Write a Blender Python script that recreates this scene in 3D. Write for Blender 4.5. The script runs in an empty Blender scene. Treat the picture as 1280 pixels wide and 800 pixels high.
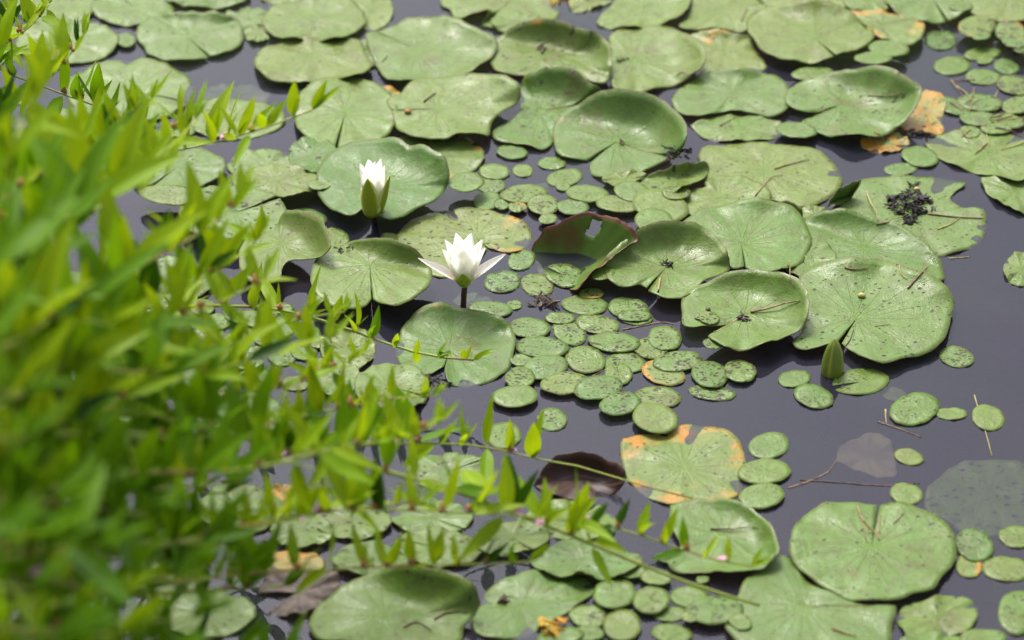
import bpy, bmesh, math, random
from mathutils import Vector, Matrix, noise
from mathutils.bvhtree import BVHTree
R = math.radians
rnd = random.Random(7)
scene = bpy.context.scene
COL = scene.collection

# ------------------------------------------------------------------ camera
CAM_H, PITCH, LENS = 2.24, R(35.0), 100.0
cam_d = bpy.data.cameras.new('camera'); cam = bpy.data.objects.new('camera', cam_d); COL.objects.link(cam)
cam.location = (0, 0, CAM_H); cam.rotation_euler = (R(90) - PITCH, 0, 0)
cam_d.lens = LENS; cam_d.sensor_width = 36; cam_d.clip_end = 500; cam_d.clip_start = 0.05
cam_d.dof.use_dof = True; cam_d.dof.aperture_fstop = 3.0; cam_d.dof.aperture_blades = 0
scene.camera = cam
# ------------------------------------------------------------------ sky, sun, exposure (bright overcast)
SUN_EL, SUN_ROT = R(58), R(-22)
w = bpy.data.worlds.new('World'); scene.world = w; w.use_nodes = True
nt = w.node_tree; nt.nodes.clear()
sky = nt.nodes.new('ShaderNodeTexSky'); sky.sky_type = 'NISHITA'; sky.sun_disc = False
sky.sun_elevation = SUN_EL; sky.sun_rotation = SUN_ROT; sky.dust_density = 7.0; sky.air_density = 1.0
hsv = nt.nodes.new('ShaderNodeHueSaturation'); hsv.inputs['Saturation'].default_value = 0.48
bg = nt.nodes.new('ShaderNodeBackground'); bg.inputs['Strength'].default_value = 0.15
wo = nt.nodes.new('ShaderNodeOutputWorld')
nt.links.new(sky.outputs[0], hsv.inputs['Color']); nt.links.new(hsv.outputs[0], bg.inputs['Color']); nt.links.new(bg.outputs[0], wo.inputs['Surface'])
sun_d = bpy.data.lights.new('sun', 'SUN'); sun_d.energy = 1.45; sun_d.angle = R(13); sun_d.color = (1.0, 0.96, 0.88)
sun = bpy.data.objects.new('sun', sun_d); COL.objects.link(sun)
sd = Vector((math.sin(SUN_ROT) * math.cos(SUN_EL), math.cos(SUN_ROT) * math.cos(SUN_EL), math.sin(SUN_EL)))
sun.rotation_euler = sd.to_track_quat('Z', 'Y').to_euler(); sun.location = (0, 0, 6)
scene.view_settings.view_transform = 'Standard'; scene.view_settings.look = 'None'
scene.view_settings.exposure = 1.0; scene.view_settings.gamma = 1.0
scene.cycles.transparent_max_bounces = 12

# ------------------------------------------------------------------ pixel (1280x800) -> point at height z
FW = Vector((0, math.cos(PITCH), -math.sin(PITCH))); UP = Vector((0, math.sin(PITCH), math.cos(PITCH)))
def ray(x, y):
    k = 36.0 / LENS / 1280.0
    return (FW + Vector((1, 0, 0)) * ((x - 640) * k) - UP * ((y - 400) * k))
def at(x, y, z=0.0):
    d = ray(x, y); s = (z - CAM_H) / d.z
    return Vector((0, 0, CAM_H)) + d * s
foc = at(610, 385, 0.02)
cam_d.dof.focus_distance = (foc - cam.location).dot(FW)

# ------------------------------------------------------------------ helpers
def tag(o, label=None, cat=None, group=None, kind=None):
    if label: o['label'] = label
    if cat: o['category'] = cat
    if group: o['group'] = group
    if kind: o['kind'] = kind
    return o
def link(name, me, parent=None, loc=None):
    o = bpy.data.objects.new(name, me); COL.objects.link(o)
    if loc is not None: o.location = loc
    if parent: o.parent = parent
    return o
def mesh(name, v, f, mats=(), smooth=True):
    me = bpy.data.meshes.new(name); me.from_pydata([tuple(p) for p in v], [], f)
    for m in mats: me.materials.append(m)
    if smooth: me.polygons.foreach_set('use_smooth', [True] * len(me.polygons))
    me.update(); return me
def tube(path, radii, n=8, cap=True):
    v, f = [], []
    N = len(path); prev = None
    for i, p in enumerate(path):
        t = (path[min(i + 1, N - 1)] - path[max(i - 1, 0)])
        t = t.normalized() if t.length > 1e-9 else Vector((0, 0, 1))
        a = prev if prev is not None else (Vector((0, 0, 1)) if abs(t.z) < .9 else Vector((1, 0, 0)))
        s = a.cross(t)
        if s.length < 1e-6: s = Vector((1, 0, 0)).cross(t)
        s.normalize(); b = t.cross(s).normalized(); prev = b
        r = radii[i] if hasattr(radii, '__len__') else radii
        for k in range(n):
            an = 2 * math.pi * k / n
            v.append(p + s * (math.cos(an) * r) + b * (math.sin(an) * r))
    for i in range(N - 1):
        for k in range(n):
            k2 = (k + 1) % n
            f.append((i * n + k, i * n + k2, (i + 1) * n + k2, (i + 1) * n + k))
    if cap:
        f.append(tuple(range(n - 1, -1, -1))); f.append(tuple((N - 1) * n + k for k in range(n)))
    return v, f
def catmull(pts, m):
    out = []; n = len(pts)
    for i in range(n - 1):
        p0, p1, p2, p3 = pts[max(i - 1, 0)], pts[i], pts[i + 1], pts[min(i + 2, n - 1)]
        for k in range(m):
            t = k / m; t2 = t * t; t3 = t2 * t
            out.append(tuple(0.5 * (2 * b + (c - a) * t + (2 * a - 5 * b + 4 * c - d) * t2 + (3 * b - a - 3 * c + d) * t3)
                             for a, b, c, d in zip(p0, p1, p2, p3)))
    out.append(tuple(pts[-1])); return out
def resample(pts, n):
    P = [Vector(p) for p in pts]; L = [0]
    for a, b in zip(P, P[1:]): L.append(L[-1] + (b - a).length)
    out = []; j = 0
    for i in range(n):
        s = L[-1] * i / (n - 1)
        while j < len(L) - 2 and L[j + 1] < s: j += 1
        d = L[j + 1] - L[j]; t = (s - L[j]) / d if d > 1e-9 else 0
        out.append(P[j].lerp(P[j + 1], min(max(t, 0), 1)))
    return out

# ------------------------------------------------------------------ materials
class NT:
    def __init__(s, name):
        s.m = bpy.data.materials.new(name); s.m.use_nodes = True; s.t = s.m.node_tree; s.t.nodes.clear()
        s.out = s.n('ShaderNodeOutputMaterial')
    def n(s, kind, **kw):
        nd = s.t.nodes.new(kind)
        for k, v in kw.items():
            if isinstance(v, (int, float, str, bool)) and hasattr(nd, k): setattr(nd, k, v)
        return nd
    def put(s, sock, v):
        if isinstance(v, bpy.types.NodeSocket): s.t.links.new(v, sock)
        else: sock.default_value = v
    def math(s, op, a, b=0.0, c=0.0, clamp=False):
        nd = s.n('ShaderNodeMath', operation=op); nd.use_clamp = clamp
        s.put(nd.inputs[0], a); s.put(nd.inputs[1], b); s.put(nd.inputs[2], c); return nd.outputs[0]
    def mix(s, f, a, b):
        nd = s.n('ShaderNodeMix', data_type='RGBA'); s.put(nd.inputs[0], f)
        for i, v in ((6, a), (7, b)): s.put(nd.inputs[i], v if isinstance(v, bpy.types.NodeSocket) else (*v, 1))
        return nd.outputs[2]
    def noise(s, vec, scale, detail=3, rough=.5, dist=0.0):
        nd = s.n('ShaderNodeTexNoise'); s.put(nd.inputs['Vector'], vec)
        nd.inputs['Scale'].default_value = scale; nd.inputs['Detail'].default_value = detail
        nd.inputs['Roughness'].default_value = rough; nd.inputs['Distortion'].default_value = dist; return nd.outputs[0]
    def ramp(s, v, lo, hi, a=0.0, b=1.0):
        nd = s.n('ShaderNodeMapRange', interpolation_type='SMOOTHSTEP'); s.put(nd.inputs[0], v)
        s.put(nd.inputs[1], lo); s.put(nd.inputs[2], hi); s.put(nd.inputs[3], a); s.put(nd.inputs[4], b); return nd.outputs[0]
    def attr(s, name):
        nd = s.n('ShaderNodeAttribute', attribute_type='OBJECT', attribute_name=name); return nd.outputs['Fac']
    def coords(s, scale=(1, 1, 1)):
        tc = s.n('ShaderNodeTexCoord'); oi = s.n('ShaderNodeObjectInfo')
        c = s.n('ShaderNodeCombineXYZ'); r = s.math('MULTIPLY', oi.outputs['Random'], 37.0)
        s.put(c.inputs[0], r); s.put(c.inputs[1], s.math('MULTIPLY', r, 1.7)); s.put(c.inputs[2], r)
        a = s.n('ShaderNodeVectorMath', operation='ADD'); s.put(a.inputs[0], tc.outputs['Object']); s.put(a.inputs[1], c.outputs[0])
        return a.outputs[0], oi.outputs['Random'], tc
    def bsdf(s, color, rough=.5, spec=.5, normal=None, **kw):
        b = s.n('ShaderNodeBsdfPrincipled'); s.put(b.inputs['Base Color'], color if isinstance(color, bpy.types.NodeSocket) else (*color, 1))
        s.put(b.inputs['Roughness'], rough); s.put(b.inputs['Specular IOR Level'], spec)
        if normal: s.put(b.inputs['Normal'], normal)
        for k, v in kw.items(): s.put(b.inputs[k.replace('_', ' ')], v)
        return b.outputs[0]
    def bump(s, h, strength, dist):
        nd = s.n('ShaderNodeBump'); nd.inputs['Strength'].default_value = strength; nd.inputs['Distance'].default_value = dist
        s.put(nd.inputs['Height'], h); return nd.outputs[0]
    def shmix(s, f, a, b):
        nd = s.n('ShaderNodeMixShader'); s.put(nd.inputs[0], f); s.put(nd.inputs[1], a); s.put(nd.inputs[2], b); return nd.outputs[0]
    def done(s, sh): s.put(s.out.inputs['Surface'], sh); return s.m

def pad_material(name, small=False):
    n = NT(name); vec, rn, tc = n.coords()
    uvn = n.n('ShaderNodeSeparateXYZ'); n.put(uvn.inputs[0], tc.outputs['UV']); U, V = uvn.outputs[0], uvn.outputs[1]
    tint, yel, spk, brn = n.attr('tint'), n.attr('yellow'), n.attr('speck'), n.attr('brown')
    # body colour: saturated young green to pale old green
    t2 = n.math('ADD', tint, n.math('MULTIPLY', n.math('SUBTRACT', n.noise(vec, 18, 4), .5), .55), clamp=True)
    col = n.mix(t2, (.034, .112, .005), (.106, .164, .028))
    col = n.mix(n.math('MULTIPLY', n.ramp(n.noise(vec, 55, 6, .7), .42, .66), .55), col, (.060, .075, .012))
    # veins fanning from the stalk, fading to the rim
    wob = n.math('MULTIPLY', n.math('SUBTRACT', n.noise(vec, 40, 2), .5), .35)
    k = 9.0 if small else 19.0
    fr = n.math('FRACT', n.math('ADD', n.math('MULTIPLY', U, k), wob))
    dv = n.math('ABSOLUTE', n.math('SUBTRACT', fr, .5))
    wd = n.math('DIVIDE', .022, n.math('ADD', V, .12))
    vein = n.math('MULTIPLY', n.math('SUBTRACT', 1.0, n.ramp(dv, 0.0, wd)), n.ramp(V, 1.0, .35))
    if not small: col = n.mix(n.math('MULTIPLY', vein, .50), col, (.125, .180, .035))
    col = n.mix(n.math('MULTIPLY', n.math('FRACT', n.math('MULTIPLY', rn, 7.31)), .30), col, n.mix(n.math('GREATER_THAN', n.math('FRACT', n.math('MULTIPLY', rn, 3.7)), .5), (.030, .085, .022), (.110, .115, .018)))
    # brighter green at the stalk
    col = n.mix(n.math('MULTIPLY', n.ramp(V, .20, .02), .55 if not small else .2), col, (.09, .17, .018))
    # yellowing, strongest towards the rim and in patches
    yn = n.math('ADD', n.noise(vec, 14, 4, .6), n.math('MULTIPLY', V, .22))
    ym = n.ramp(yn, n.math('SUBTRACT', .99, n.math('MULTIPLY', yel, .66)), n.math('SUBTRACT', 1.06, n.math('MULTIPLY', yel, .58)))
    ym = n.math('MULTIPLY', ym, n.ramp(yel, 0.0, .12))
    ycol = n.mix(n.ramp(n.noise(vec, 33, 3), .40, .62), (.36, .135, .008), (.22, .175, .022))
    col = n.mix(ym, col, ycol)
    col = n.mix(n.math('MULTIPLY', yel, .35), col, (.18, .19, .05))
    col = n.mix(n.math('MULTIPLY', n.ramp(n.noise(vec, 21, 6, .72), .50, .68), n.math('ADD', .18, n.math('MULTIPLY', n.math('FRACT', n.math('MULTIPLY', rn, 11.3)), .55))), col, (.075, .070, .018))
    # brown rot
    bm = n.ramp(n.noise(vec, 26, 5, .65), n.math('SUBTRACT', .92, n.math('MULTIPLY', brn, .7)), n.math('SUBTRACT', 1.0, n.math('MULTIPLY', brn, .6)))
    bm = n.math('MULTIPLY', bm, n.ramp(brn, 0.0, .1))
    col = n.mix(bm, col, n.mix(n.noise(vec, 90, 3), (.035, .020, .014), (.16, .10, .07)))
    # beetle scars: small dark marks, patchy
    mp = n.n('ShaderNodeMapping'); n.put(mp.inputs[0], vec); mp.inputs['Scale'].default_value = (1, 1.5, 1); mp.inputs['Rotation'].default_value = (0, 0, .6)
    vo = n.n('ShaderNodeTexVoronoi', voronoi_dimensions='2D'); n.put(vo.inputs['Vector'], mp.outputs[0]); vo.inputs['Scale'].default_value = 150 if small else 80
    vsep = n.n('ShaderNodeSeparateColor'); n.put(vsep.inputs[0], vo.outputs['Color'])
    dn = n.math('ADD', vo.outputs['Distance'], n.math('MULTIPLY', n.math('SUBTRACT', n.noise(vec, 300, 3), .5), .55))
    patch = n.ramp(n.noise(vec, 60, 3), .34, .62)
    thr = n.math('ADD', n.math('MULTIPLY', n.math('MULTIPLY', patch, n.math('POWER', spk, .7)), n.math('MULTIPLY', n.math('POWER', vsep.outputs[0], 1.0 if small else 1.5), .78 if small else .66)), .0)
    sm = n.math('MULTIPLY', n.ramp(dn, thr, n.math('SUBTRACT', thr, .07)), n.ramp(thr, .04, .10))
    col = n.mix(n.math('MULTIPLY', sm, .92), col, n.mix(rn, (.022, .020, .014), (.05, .035, .02)))
    # thin brown line on the very rim
    col = n.mix(n.math('MULTIPLY', n.ramp(V, .972, .995), .55), col, (.10, .085, .03))
    h = n.math('ADD', n.math('MULTIPLY', vein, -.5 if not small else -.3), n.math('MULTIPLY', n.noise(vec, 120, 5, .65), 1.3))
    h = n.math('SUBTRACT', h, n.math('MULTIPLY', sm, 1.2))
    nm = n.bump(h, .75, .0015)
    rg = n.math('ADD', .10, n.math('MULTIPLY', n.ramp(n.noise(vec, 22, 4, .6), .30, .56), .40))
    return n.done(n.bsdf(col, n.math('ADD', rg, n.math('MULTIPLY', sm, .3)), .31, nm))
M = {}
M['pad'] = pad_material('lily_pad_top'); M['oval'] = pad_material('oval_leaf_top', True)
n = NT('lily_pad_underside'); vec, rn, tc = n.coords()
M['under'] = n.done(n.bsdf(n.mix(n.noise(vec, 30, 4), (.16, .045, .020), (.17, .17, .045)), .5, .4))
n = NT('lily_pad_red'); vec, rn, tc = n.coords(); uvn = n.n('ShaderNodeSeparateXYZ'); n.put(uvn.inputs[0], tc.outputs['UV'])
cr = n.mix(n.ramp(n.noise(vec, 13, 4), .50, .68), (.065, .125, .012), (.085, .055, .012))
cr = n.mix(n.ramp(uvn.outputs[1], .93, .98), cr, (.09, .020, .010))
M['redpad'] = n.done(n.bsdf(cr, .45, .35))
n = NT('dark_red_leaf'); vec, rn, tc = n.coords()
M['darkred'] = n.done(n.bsdf(n.mix(n.noise(vec, 30, 4), (.014, .005, .003), (.045, .013, .007)), .5, .4))
# water: thin murk over a dark bed, smooth mirror of the sky
n = NT('pond_water'); tc = n.n('ShaderNodeTexCoord')
fres = n.n('ShaderNodeFresnel'); fres.inputs['IOR'].default_value = 1.333
nm = n.bump(n.math('ADD', n.noise(tc.outputs['Object'], 7, 2), n.math('MULTIPLY', n.noise(tc.outputs['Object'], 40, 2), .03)), .05, .01)
n.put(fres.inputs['Normal'], nm)
gl = n.n('ShaderNodeBsdfGlossy'); gl.inputs['Roughness'].default_value = .0; n.put(gl.inputs['Normal'], nm); gl.inputs['Color'].default_value = (.84, .87, 1, 1)
tr = n.n('ShaderNodeBsdfTransparent'); tr.inputs['Color'].default_value = (.88, .86, .80, 1)
df = n.n('ShaderNodeBsdfDiffuse'); df.inputs['Color'].default_value = (.030, .030, .048, 1)
M['water'] = n.done(n.shmix(fres.outputs[0], n.shmix(.42, tr.outputs[0], df.outputs[0]), gl.outputs[0]))
n = NT('pond_mud'); tc = n.n('ShaderNodeTexCoord')
M['bed'] = n.done(n.bsdf(n.mix(n.noise(tc.outputs['Object'], 6, 5), (.012, .010, .008), (.03, .024, .018)), .9, .2))
n = NT('bank_soil'); tc = n.n('ShaderNodeTexCoord')
hh = n.noise(tc.outputs['Object'], 20, 6, .65)
M['bank'] = n.done(n.bsdf(n.mix(n.ramp(n.noise(tc.outputs['Object'], 5, 5), .4, .6), n.mix(hh, (.02, .014, .009), (.06, .042, .026)), (.03, .05, .012)), .95, .2, n.bump(hh, .8, .02)))
def leaf_material(name, c1, c2, tc_col, tfac=.42):
    n = NT(name); vec, rn, tc = n.coords()
    uvn = n.n('ShaderNodeSeparateXYZ'); n.put(uvn.inputs[0], tc.outputs['UV'])
    du = n.math('ABSOLUTE', n.math('SUBTRACT', uvn.outputs[0], .5))
    col = n.mix(n.math('ADD', n.math('MULTIPLY', rn, .7), n.math('MULTIPLY', n.noise(vec, 60, 3), .3)), c1, c2)
    col = n.mix(n.math('MULTIPLY', n.ramp(du, .05, .01), .4), col, tuple(min(1, c * 1.6) for c in c2))
    side = n.math('FRACT', n.math('ADD', n.math('MULTIPLY', uvn.outputs[1], 9), n.math('MULTIPLY', du, -5)))
    nm = n.bump(n.ramp(n.math('ABSOLUTE', n.math('SUBTRACT', side, .5)), 0, .12), .25, .0006)
    b = n.bsdf(col, n.math('ADD', .42, n.math('MULTIPLY', rn, .12)), .24, nm)
    t = n.n('ShaderNodeBsdfTranslucent'); n.put(t.inputs['Color'], n.mix(rn, tc_col, c2))
    return n.done(n.shmix(tfac, b, t.outputs[0]))
M['leaf'] = leaf_material('loosestrife_leaf', (.050, .145, .002), (.115, .235, .003), (.22, .40, .003))
M['young'] = leaf_material('loosestrife_young_leaf', (.13, .27, .003), (.25, .35, .004), (.40, .52, .004))
M['old'] = leaf_material('loosestrife_leaf_painted_shade', (.012, .046, .002), (.032, .092, .002), (.05, .135, .002), .35)  # darkened copy of the leaf green: thicket shade painted into the colour
n = NT('loosestrife_stem'); vec, rn, tc = n.coords()
M['stem'] = n.done(n.bsdf(n.mix(n.ramp(n.noise(vec, 9, 3), .50, .74), (.24, .29, .04), (.24, .11, .045)), .45, .5))
n = NT('pink_petal'); M['pink'] = n.done(n.bsdf((.60, .28, .44), .6, .3))
n = NT('loosestrife_calyx'); vec, rn, tc = n.coords(); M['calyx'] = n.done(n.bsdf(n.mix(n.noise(vec, 200, 2), (.30, .09, .045), (.32, .20, .06)), .6, .3))
def petal_material(name, base, tip, trans):
    n = NT(name); vec, rn, tc = n.coords(); uvn = n.n('ShaderNodeSeparateXYZ'); n.put(uvn.inputs[0], tc.outputs['UV'])
    st = n.math('MULTIPLY', n.math('SINE', n.math('MULTIPLY', uvn.outputs[0], 60.0)), .5)
    col = n.mix(n.ramp(uvn.outputs[1], 0.0, .45), base, tip)
    b = n.bsdf(col, .45, .35, n.bump(n.math('ADD', st, n.noise(vec, 150, 3)), .18, .0006))
    t = n.n('ShaderNodeBsdfTranslucent'); n.put(t.inputs['Color'], col)
    return n.done(n.shmix(trans, b, t.outputs[0]))
M['petal'] = petal_material('white_petal', (.88, .87, .66), (.95, .94, .89), .6)
M['pinkpetal'] = petal_material('blushed_outer_petal', (.74, .62, .50), (.88, .82, .80), .5)
n = NT('green_sepal'); vec, rn, tc = n.coords(); uvn = n.n('ShaderNodeSeparateXYZ'); n.put(uvn.inputs[0], tc.outputs['UV'])
sc = n.mix(n.ramp(n.math('ABSOLUTE', n.math('SUBTRACT', uvn.outputs[0], .5)), .30, .47), (.24, .30, .012), (.62, .64, .22))
sc = n.mix(n.math('MULTIPLY', n.ramp(n.noise(vec, 330, 2), .60, .68), .7), sc, (.12, .05, .02))
M['sepal'] = n.done(n.bsdf(sc, .42, .5))
n = NT('bud_green'); vec, rn, tc = n.coords(); uvn = n.n('ShaderNodeSeparateXYZ'); n.put(uvn.inputs[0], tc.outputs['UV'])
sc = n.mix(n.ramp(n.math('ABSOLUTE', n.math('SUBTRACT', uvn.outputs[0], .5)), .32, .46), (.11, .15, .012), (.26, .28, .035))
M['bud'] = n.done(n.bsdf(sc, .42, .5))
n = NT('flower_stalk'); M['stalk'] = n.done(n.bsdf((.045, .022, .014), .5, .4))
n = NT('stamen_yellow'); M['stamen'] = n.done(n.bsdf((.75, .50, .06), .6, .3))
def rot_material(name, a, b, sc=60):
    n = NT(name); vec, rn, tc = n.coords(); h = n.noise(vec, sc * 3, 5, .65)
    return n.done(n.bsdf(n.mix(n.ramp(n.noise(vec, sc, 4), .35, .65), a, b), .6, .4, n.bump(h, .6, .002)))
M['twig'] = rot_material('dry_twig', (.13, .060, .030), (.27, .17, .09), 90)
M['darktwig'] = rot_material('wet_twig', (.05, .03, .02), (.16, .09, .06), 90)
M['blackrot'] = rot_material('black_rotten_leaf', (.004, .003, .003), (.024, .019, .015))
M['brownrot'] = rot_material('brown_rotten_leaf', (.030, .020, .015), (.095, .066, .050))
M['orange'] = rot_material('orange_dead_leaf', (.46, .19, .012), (.40, .27, .03), 40)
M['sunken'] = rot_material('sunken_brown_leaf', (.09, .075, .045), (.14, .115, .07), 20)
M['straw'] = rot_material('straw_stalk', (.24, .20, .06), (.33, .29, .10), 60)

# ------------------------------------------------------------------ the setting
def grid(nx, ny, x0, x1, y0, y1, fz):
    v = [(x0 + (x1 - x0) * i / nx, y0 + (y1 - y0) * j / ny, 0) for j in range(ny + 1) for i in range(nx + 1)]
    v = [(x, y, fz(x, y)) for x, y, _ in v]
    f = [(j * (nx + 1) + i, j * (nx + 1) + i + 1, (j + 1) * (nx + 1) + i + 1, (j + 1) * (nx + 1) + i) for j in range(ny) for i in range(nx)]
    return v, f
v, f = grid(2, 2, -150, 150, -100, 200, lambda x, y: 0)
tag(link('water', mesh('water', v, f, [M['water']], False)), kind='structure')
v, f = grid(2, 2, -150, 150, -100, 200, lambda x, y: -.40)
tag(link('pond_bed', mesh('pond_bed', v, f, [M['bed']], False)), kind='structure')
def bank_h(x, y):
    s1 = -x - 1.05 - .10 * math.sin(y * 2.3) - .05 * (y - 2.5)
    s2 = 1.75 - y - .25 * x + .08 * math.sin(x * 5)
    s = max(s1, s2) + .06 * noise.noise(Vector((x * 2, y * 2, 0)))
    z = -.30 + .38 * max(0, min(1, (s + .45) / .55)) + .28 * max(0, min(1.4, s)) + .03 * noise.noise(Vector((x * 5, y * 5, 3)))
    return z
v, f = grid(110, 130, -9, 9, -9, 12, bank_h)
v = [p for p in v]
tag(link('bank', mesh('bank', v, f, [M['bank']])), kind='structure')

# ------------------------------------------------------------------ floating leaves
FOOT = []      # (polygon, bbox, layer, step) already placed, bottom to top
BVHS = []
def inside(p, poly):
    c = False; j = len(poly) - 1
    for i in range(len(poly)):
        a, b = poly[i], poly[j]
        if (a[1] > p[1]) != (b[1] > p[1]) and p[0] < (b[0] - a[0]) * (p[1] - a[1]) / (b[1] - a[1]) + a[0]: c = not c
        j = i
    return c
def layer_for(poly, up):
    bb = (min(p[0] for p in poly), max(p[0] for p in poly), min(p[1] for p in poly), max(p[1] for p in poly))
    z = .0012 if up < .002 else .0022
    for q, qb, qz in FOOT:
        if bb[0] > qb[1] or bb[1] < qb[0] or bb[2] > qb[3] or bb[3] < qb[2]: continue
        if any(inside(p, q) for p in poly) or any(inside(p, poly) for p in q): z = max(z, qz + up)
    FOOT.append((poly, bb, z)); return z
def ell(cx, cy, w, h, ang=0, n=20, gap=None, z=0.0):
    """ellipse in the picture; gap = (degrees where the notch points, half width in degrees)"""
    a = R(ang); out = []
    if gap is None: ts = [2 * math.pi * i / n for i in range(n + 1)]
    else: ts = [R(gap[0] + gap[1]) + (2 * math.pi - 2 * R(gap[1])) * i / n for i in range(n + 1)]
    for t in ts:
        x, y = math.cos(t) * w / 2, math.sin(t) * h / 2
        out.append((cx + x * math.cos(a) - y * math.sin(a), cy + x * math.sin(a) + y * math.cos(a), z))
    return out
def blade(name, pts, c, label, cat, group=None, closed=False, tint=.5, yellow=0., speck=.1, brown=0., top='pad', under='under',
          wav=1.0, depth=None, small=False, flat=False, na=None, thick=None, seed=None, power=3.0, t0=.30, hole=None):
    sd = seed if seed is not None else hash_(label, pts[0]); rr = random.Random(sd)
    pts = [p if len(p) == 3 else (p[0], p[1], 0.0) for p in pts]
    if closed and pts[0] != pts[-1]: pts.append(pts[0])
    if not small and speck == .1: speck = rr.uniform(.08, .40)
    if not small and yellow == 0: yellow = rr.choice((0, 0, .08, .15, .22))
    pts = [(x, y, z * 1.6 if z > 0 else z) for x, y, z in pts]
    NA = na or (28 if small else 84); NR = 4 if small else 12
    cur = catmull(pts, 6)
    cur = resample([(p[0], p[1] * 1.6, p[2] * 6) for p in cur], NA)
    cur = [(p[0], p[1] / 1.6, p[2] / 6) for p in cur]
    foot = [at(x, y, z * .01) for x, y, z in cur]
    poly = [(p.x, p.y) for p in foot[::(2 if small else 4)]]
    if depth is None: z0 = layer_for(poly, .0011 if small else .003)
    else: z0 = -depth
    cc = at(c[0], c[1], 0) ; cz = (c[2] * .01 if len(c) > 2 else 0.0)
    if len(c) > 2: cc = at(c[0], c[1], cz)
    org = Vector((cc.x, cc.y, z0))
    V, F, UVs = [], [], []
    ph = [rr.uniform(0, 6.28) for _ in range(4)]; amp = (.0006 if small else .0022) * wav
    V.append(Vector((0, 0, cz))); UVs.append((.5, 0))
    nu = NA - 1 if closed else NA
    for i in range(1, NR + 1):
        t = (i / NR) ** .85
        for a in range(nu):
            x, y, z = cur[a]; o = foot[a]
            u = a / (NA - 1)
            jit = 1 + (.034 * noise.noise(Vector((math.cos(u * 6.28) * 2.2, math.sin(u * 6.28) * 2.2, sd % 97))) + .012 * noise.noise(Vector((math.cos(u * 6.28) * 9, math.sin(u * 6.28) * 9, sd % 31)))) * (t ** 2) * (1.7 if small else 1)
            px = (o.x - cc.x) * t * jit; py = (o.y - cc.y) * t * jit
            k = max(0, (t - t0) / (1 - t0)) ** power if not flat else t
            env = t * t
            dz = amp * env * (math.sin(u * 6.28 * 3 + ph[0]) + .7 * math.sin(u * 6.28 * 7 + ph[1]) + .35 * math.sin(u * 6.28 * 13 + ph[2]))
            dz += amp * .8 * noise.noise(Vector((px * 25, py * 25, sd % 53)))
            if not small: dz += .0007 * noise.noise(Vector((px * 70, py * 70, sd % 41))) + .0024 * wav * t ** 7 * noise.noise(Vector((math.cos(u * 6.28) * 6, math.sin(u * 6.28) * 6, sd % 61)))
            if not small: dz -= .0008 * (1 - t) ** 2
            V.append(Vector((px, py, cz * (1 - k) + z * .01 * k + dz * (1 if not closed else 1)))); UVs.append((u, t))
    idx = lambda i, a: 0 if i == 0 else 1 + (i - 1) * nu + (a % nu)
    rng = nu if closed else nu - 1
    for a in range(rng):
        F.append((0, idx(1, a), idx(1, a + 1)))
        for i in range(1, NR): F.append((idx(i, a), idx(i + 1, a), idx(i + 1, a + 1), idx(i, a + 1)))
    if hole:
        def gone(q):
            m_ = sum((V[j] for j in q), Vector()) / len(q) + org; d_ = m_ - Vector((0, 0, CAM_H)); k_ = 1280 * LENS / 36 / d_.dot(FW)
            hx, hy = 640 + d_.x * k_, 400 - d_.dot(UP) * k_
            return any(((hx - a_) / c_) ** 2 + ((hy - b_) / e_) ** 2 < 1 + .5 * noise.noise(Vector((hx * .3, hy * .3, 0))) for a_, b_, c_, e_ in hole)
        F = [q for q in F if not gone(q)]
    # make normals point up
    p0, p1, p2 = (V[j] for j in F[len(F) // 2][:3])
    area = sum((foot[i].x * foot[i - 1].y - foot[i - 1].x * foot[i].y) for i in range(len(foot)))
    if area > 0: F = [tuple(reversed(q)) for q in F]
    me = mesh(name, V, F, [M[top], M[under]])
    uvl = me.uv_layers.new(name='UVMap')
    for lp in me.loops: uvl.data[lp.index].uv = UVs[lp.vertex_index]
    if sum(p.normal.z * p.area for p in me.polygons) < 0: me.flip_normals()
    o = link(name, me, loc=org)
    BVHS.append((org, BVHTree.FromPolygons([tuple(q) for q in V], F)))
    s = o.modifiers.new('thickness', 'SOLIDIFY'); s.thickness = thick or (.0005 if small else .0010); s.offset = -1; s.material_offset = 1
    o['tint'] = float(tint); o['yellow'] = float(yellow); o['speck'] = float(speck); o['brown'] = float(brown)
    return tag(o, label, cat, group)
def hash_(s, p):
    h = 7
    for ch in s: h = (h * 31 + ord(ch)) % 1000003
    return (h + int(p[0] * 13) + int(p[1] * 29)) % 1000003
def top_z(x, y):
    """where the view ray through a pixel first meets a leaf or the water"""
    o = Vector((0, 0, CAM_H)); d = ray(x, y).normalized(); best = at(x, y, 0)
    bd = (best - o).length
    for org, b in BVHS:
        hit = b.ray_cast(o - org, d)
        if hit[0] is not None and hit[3] < bd: bd = hit[3]; best = hit[0] + org
    return best

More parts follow.
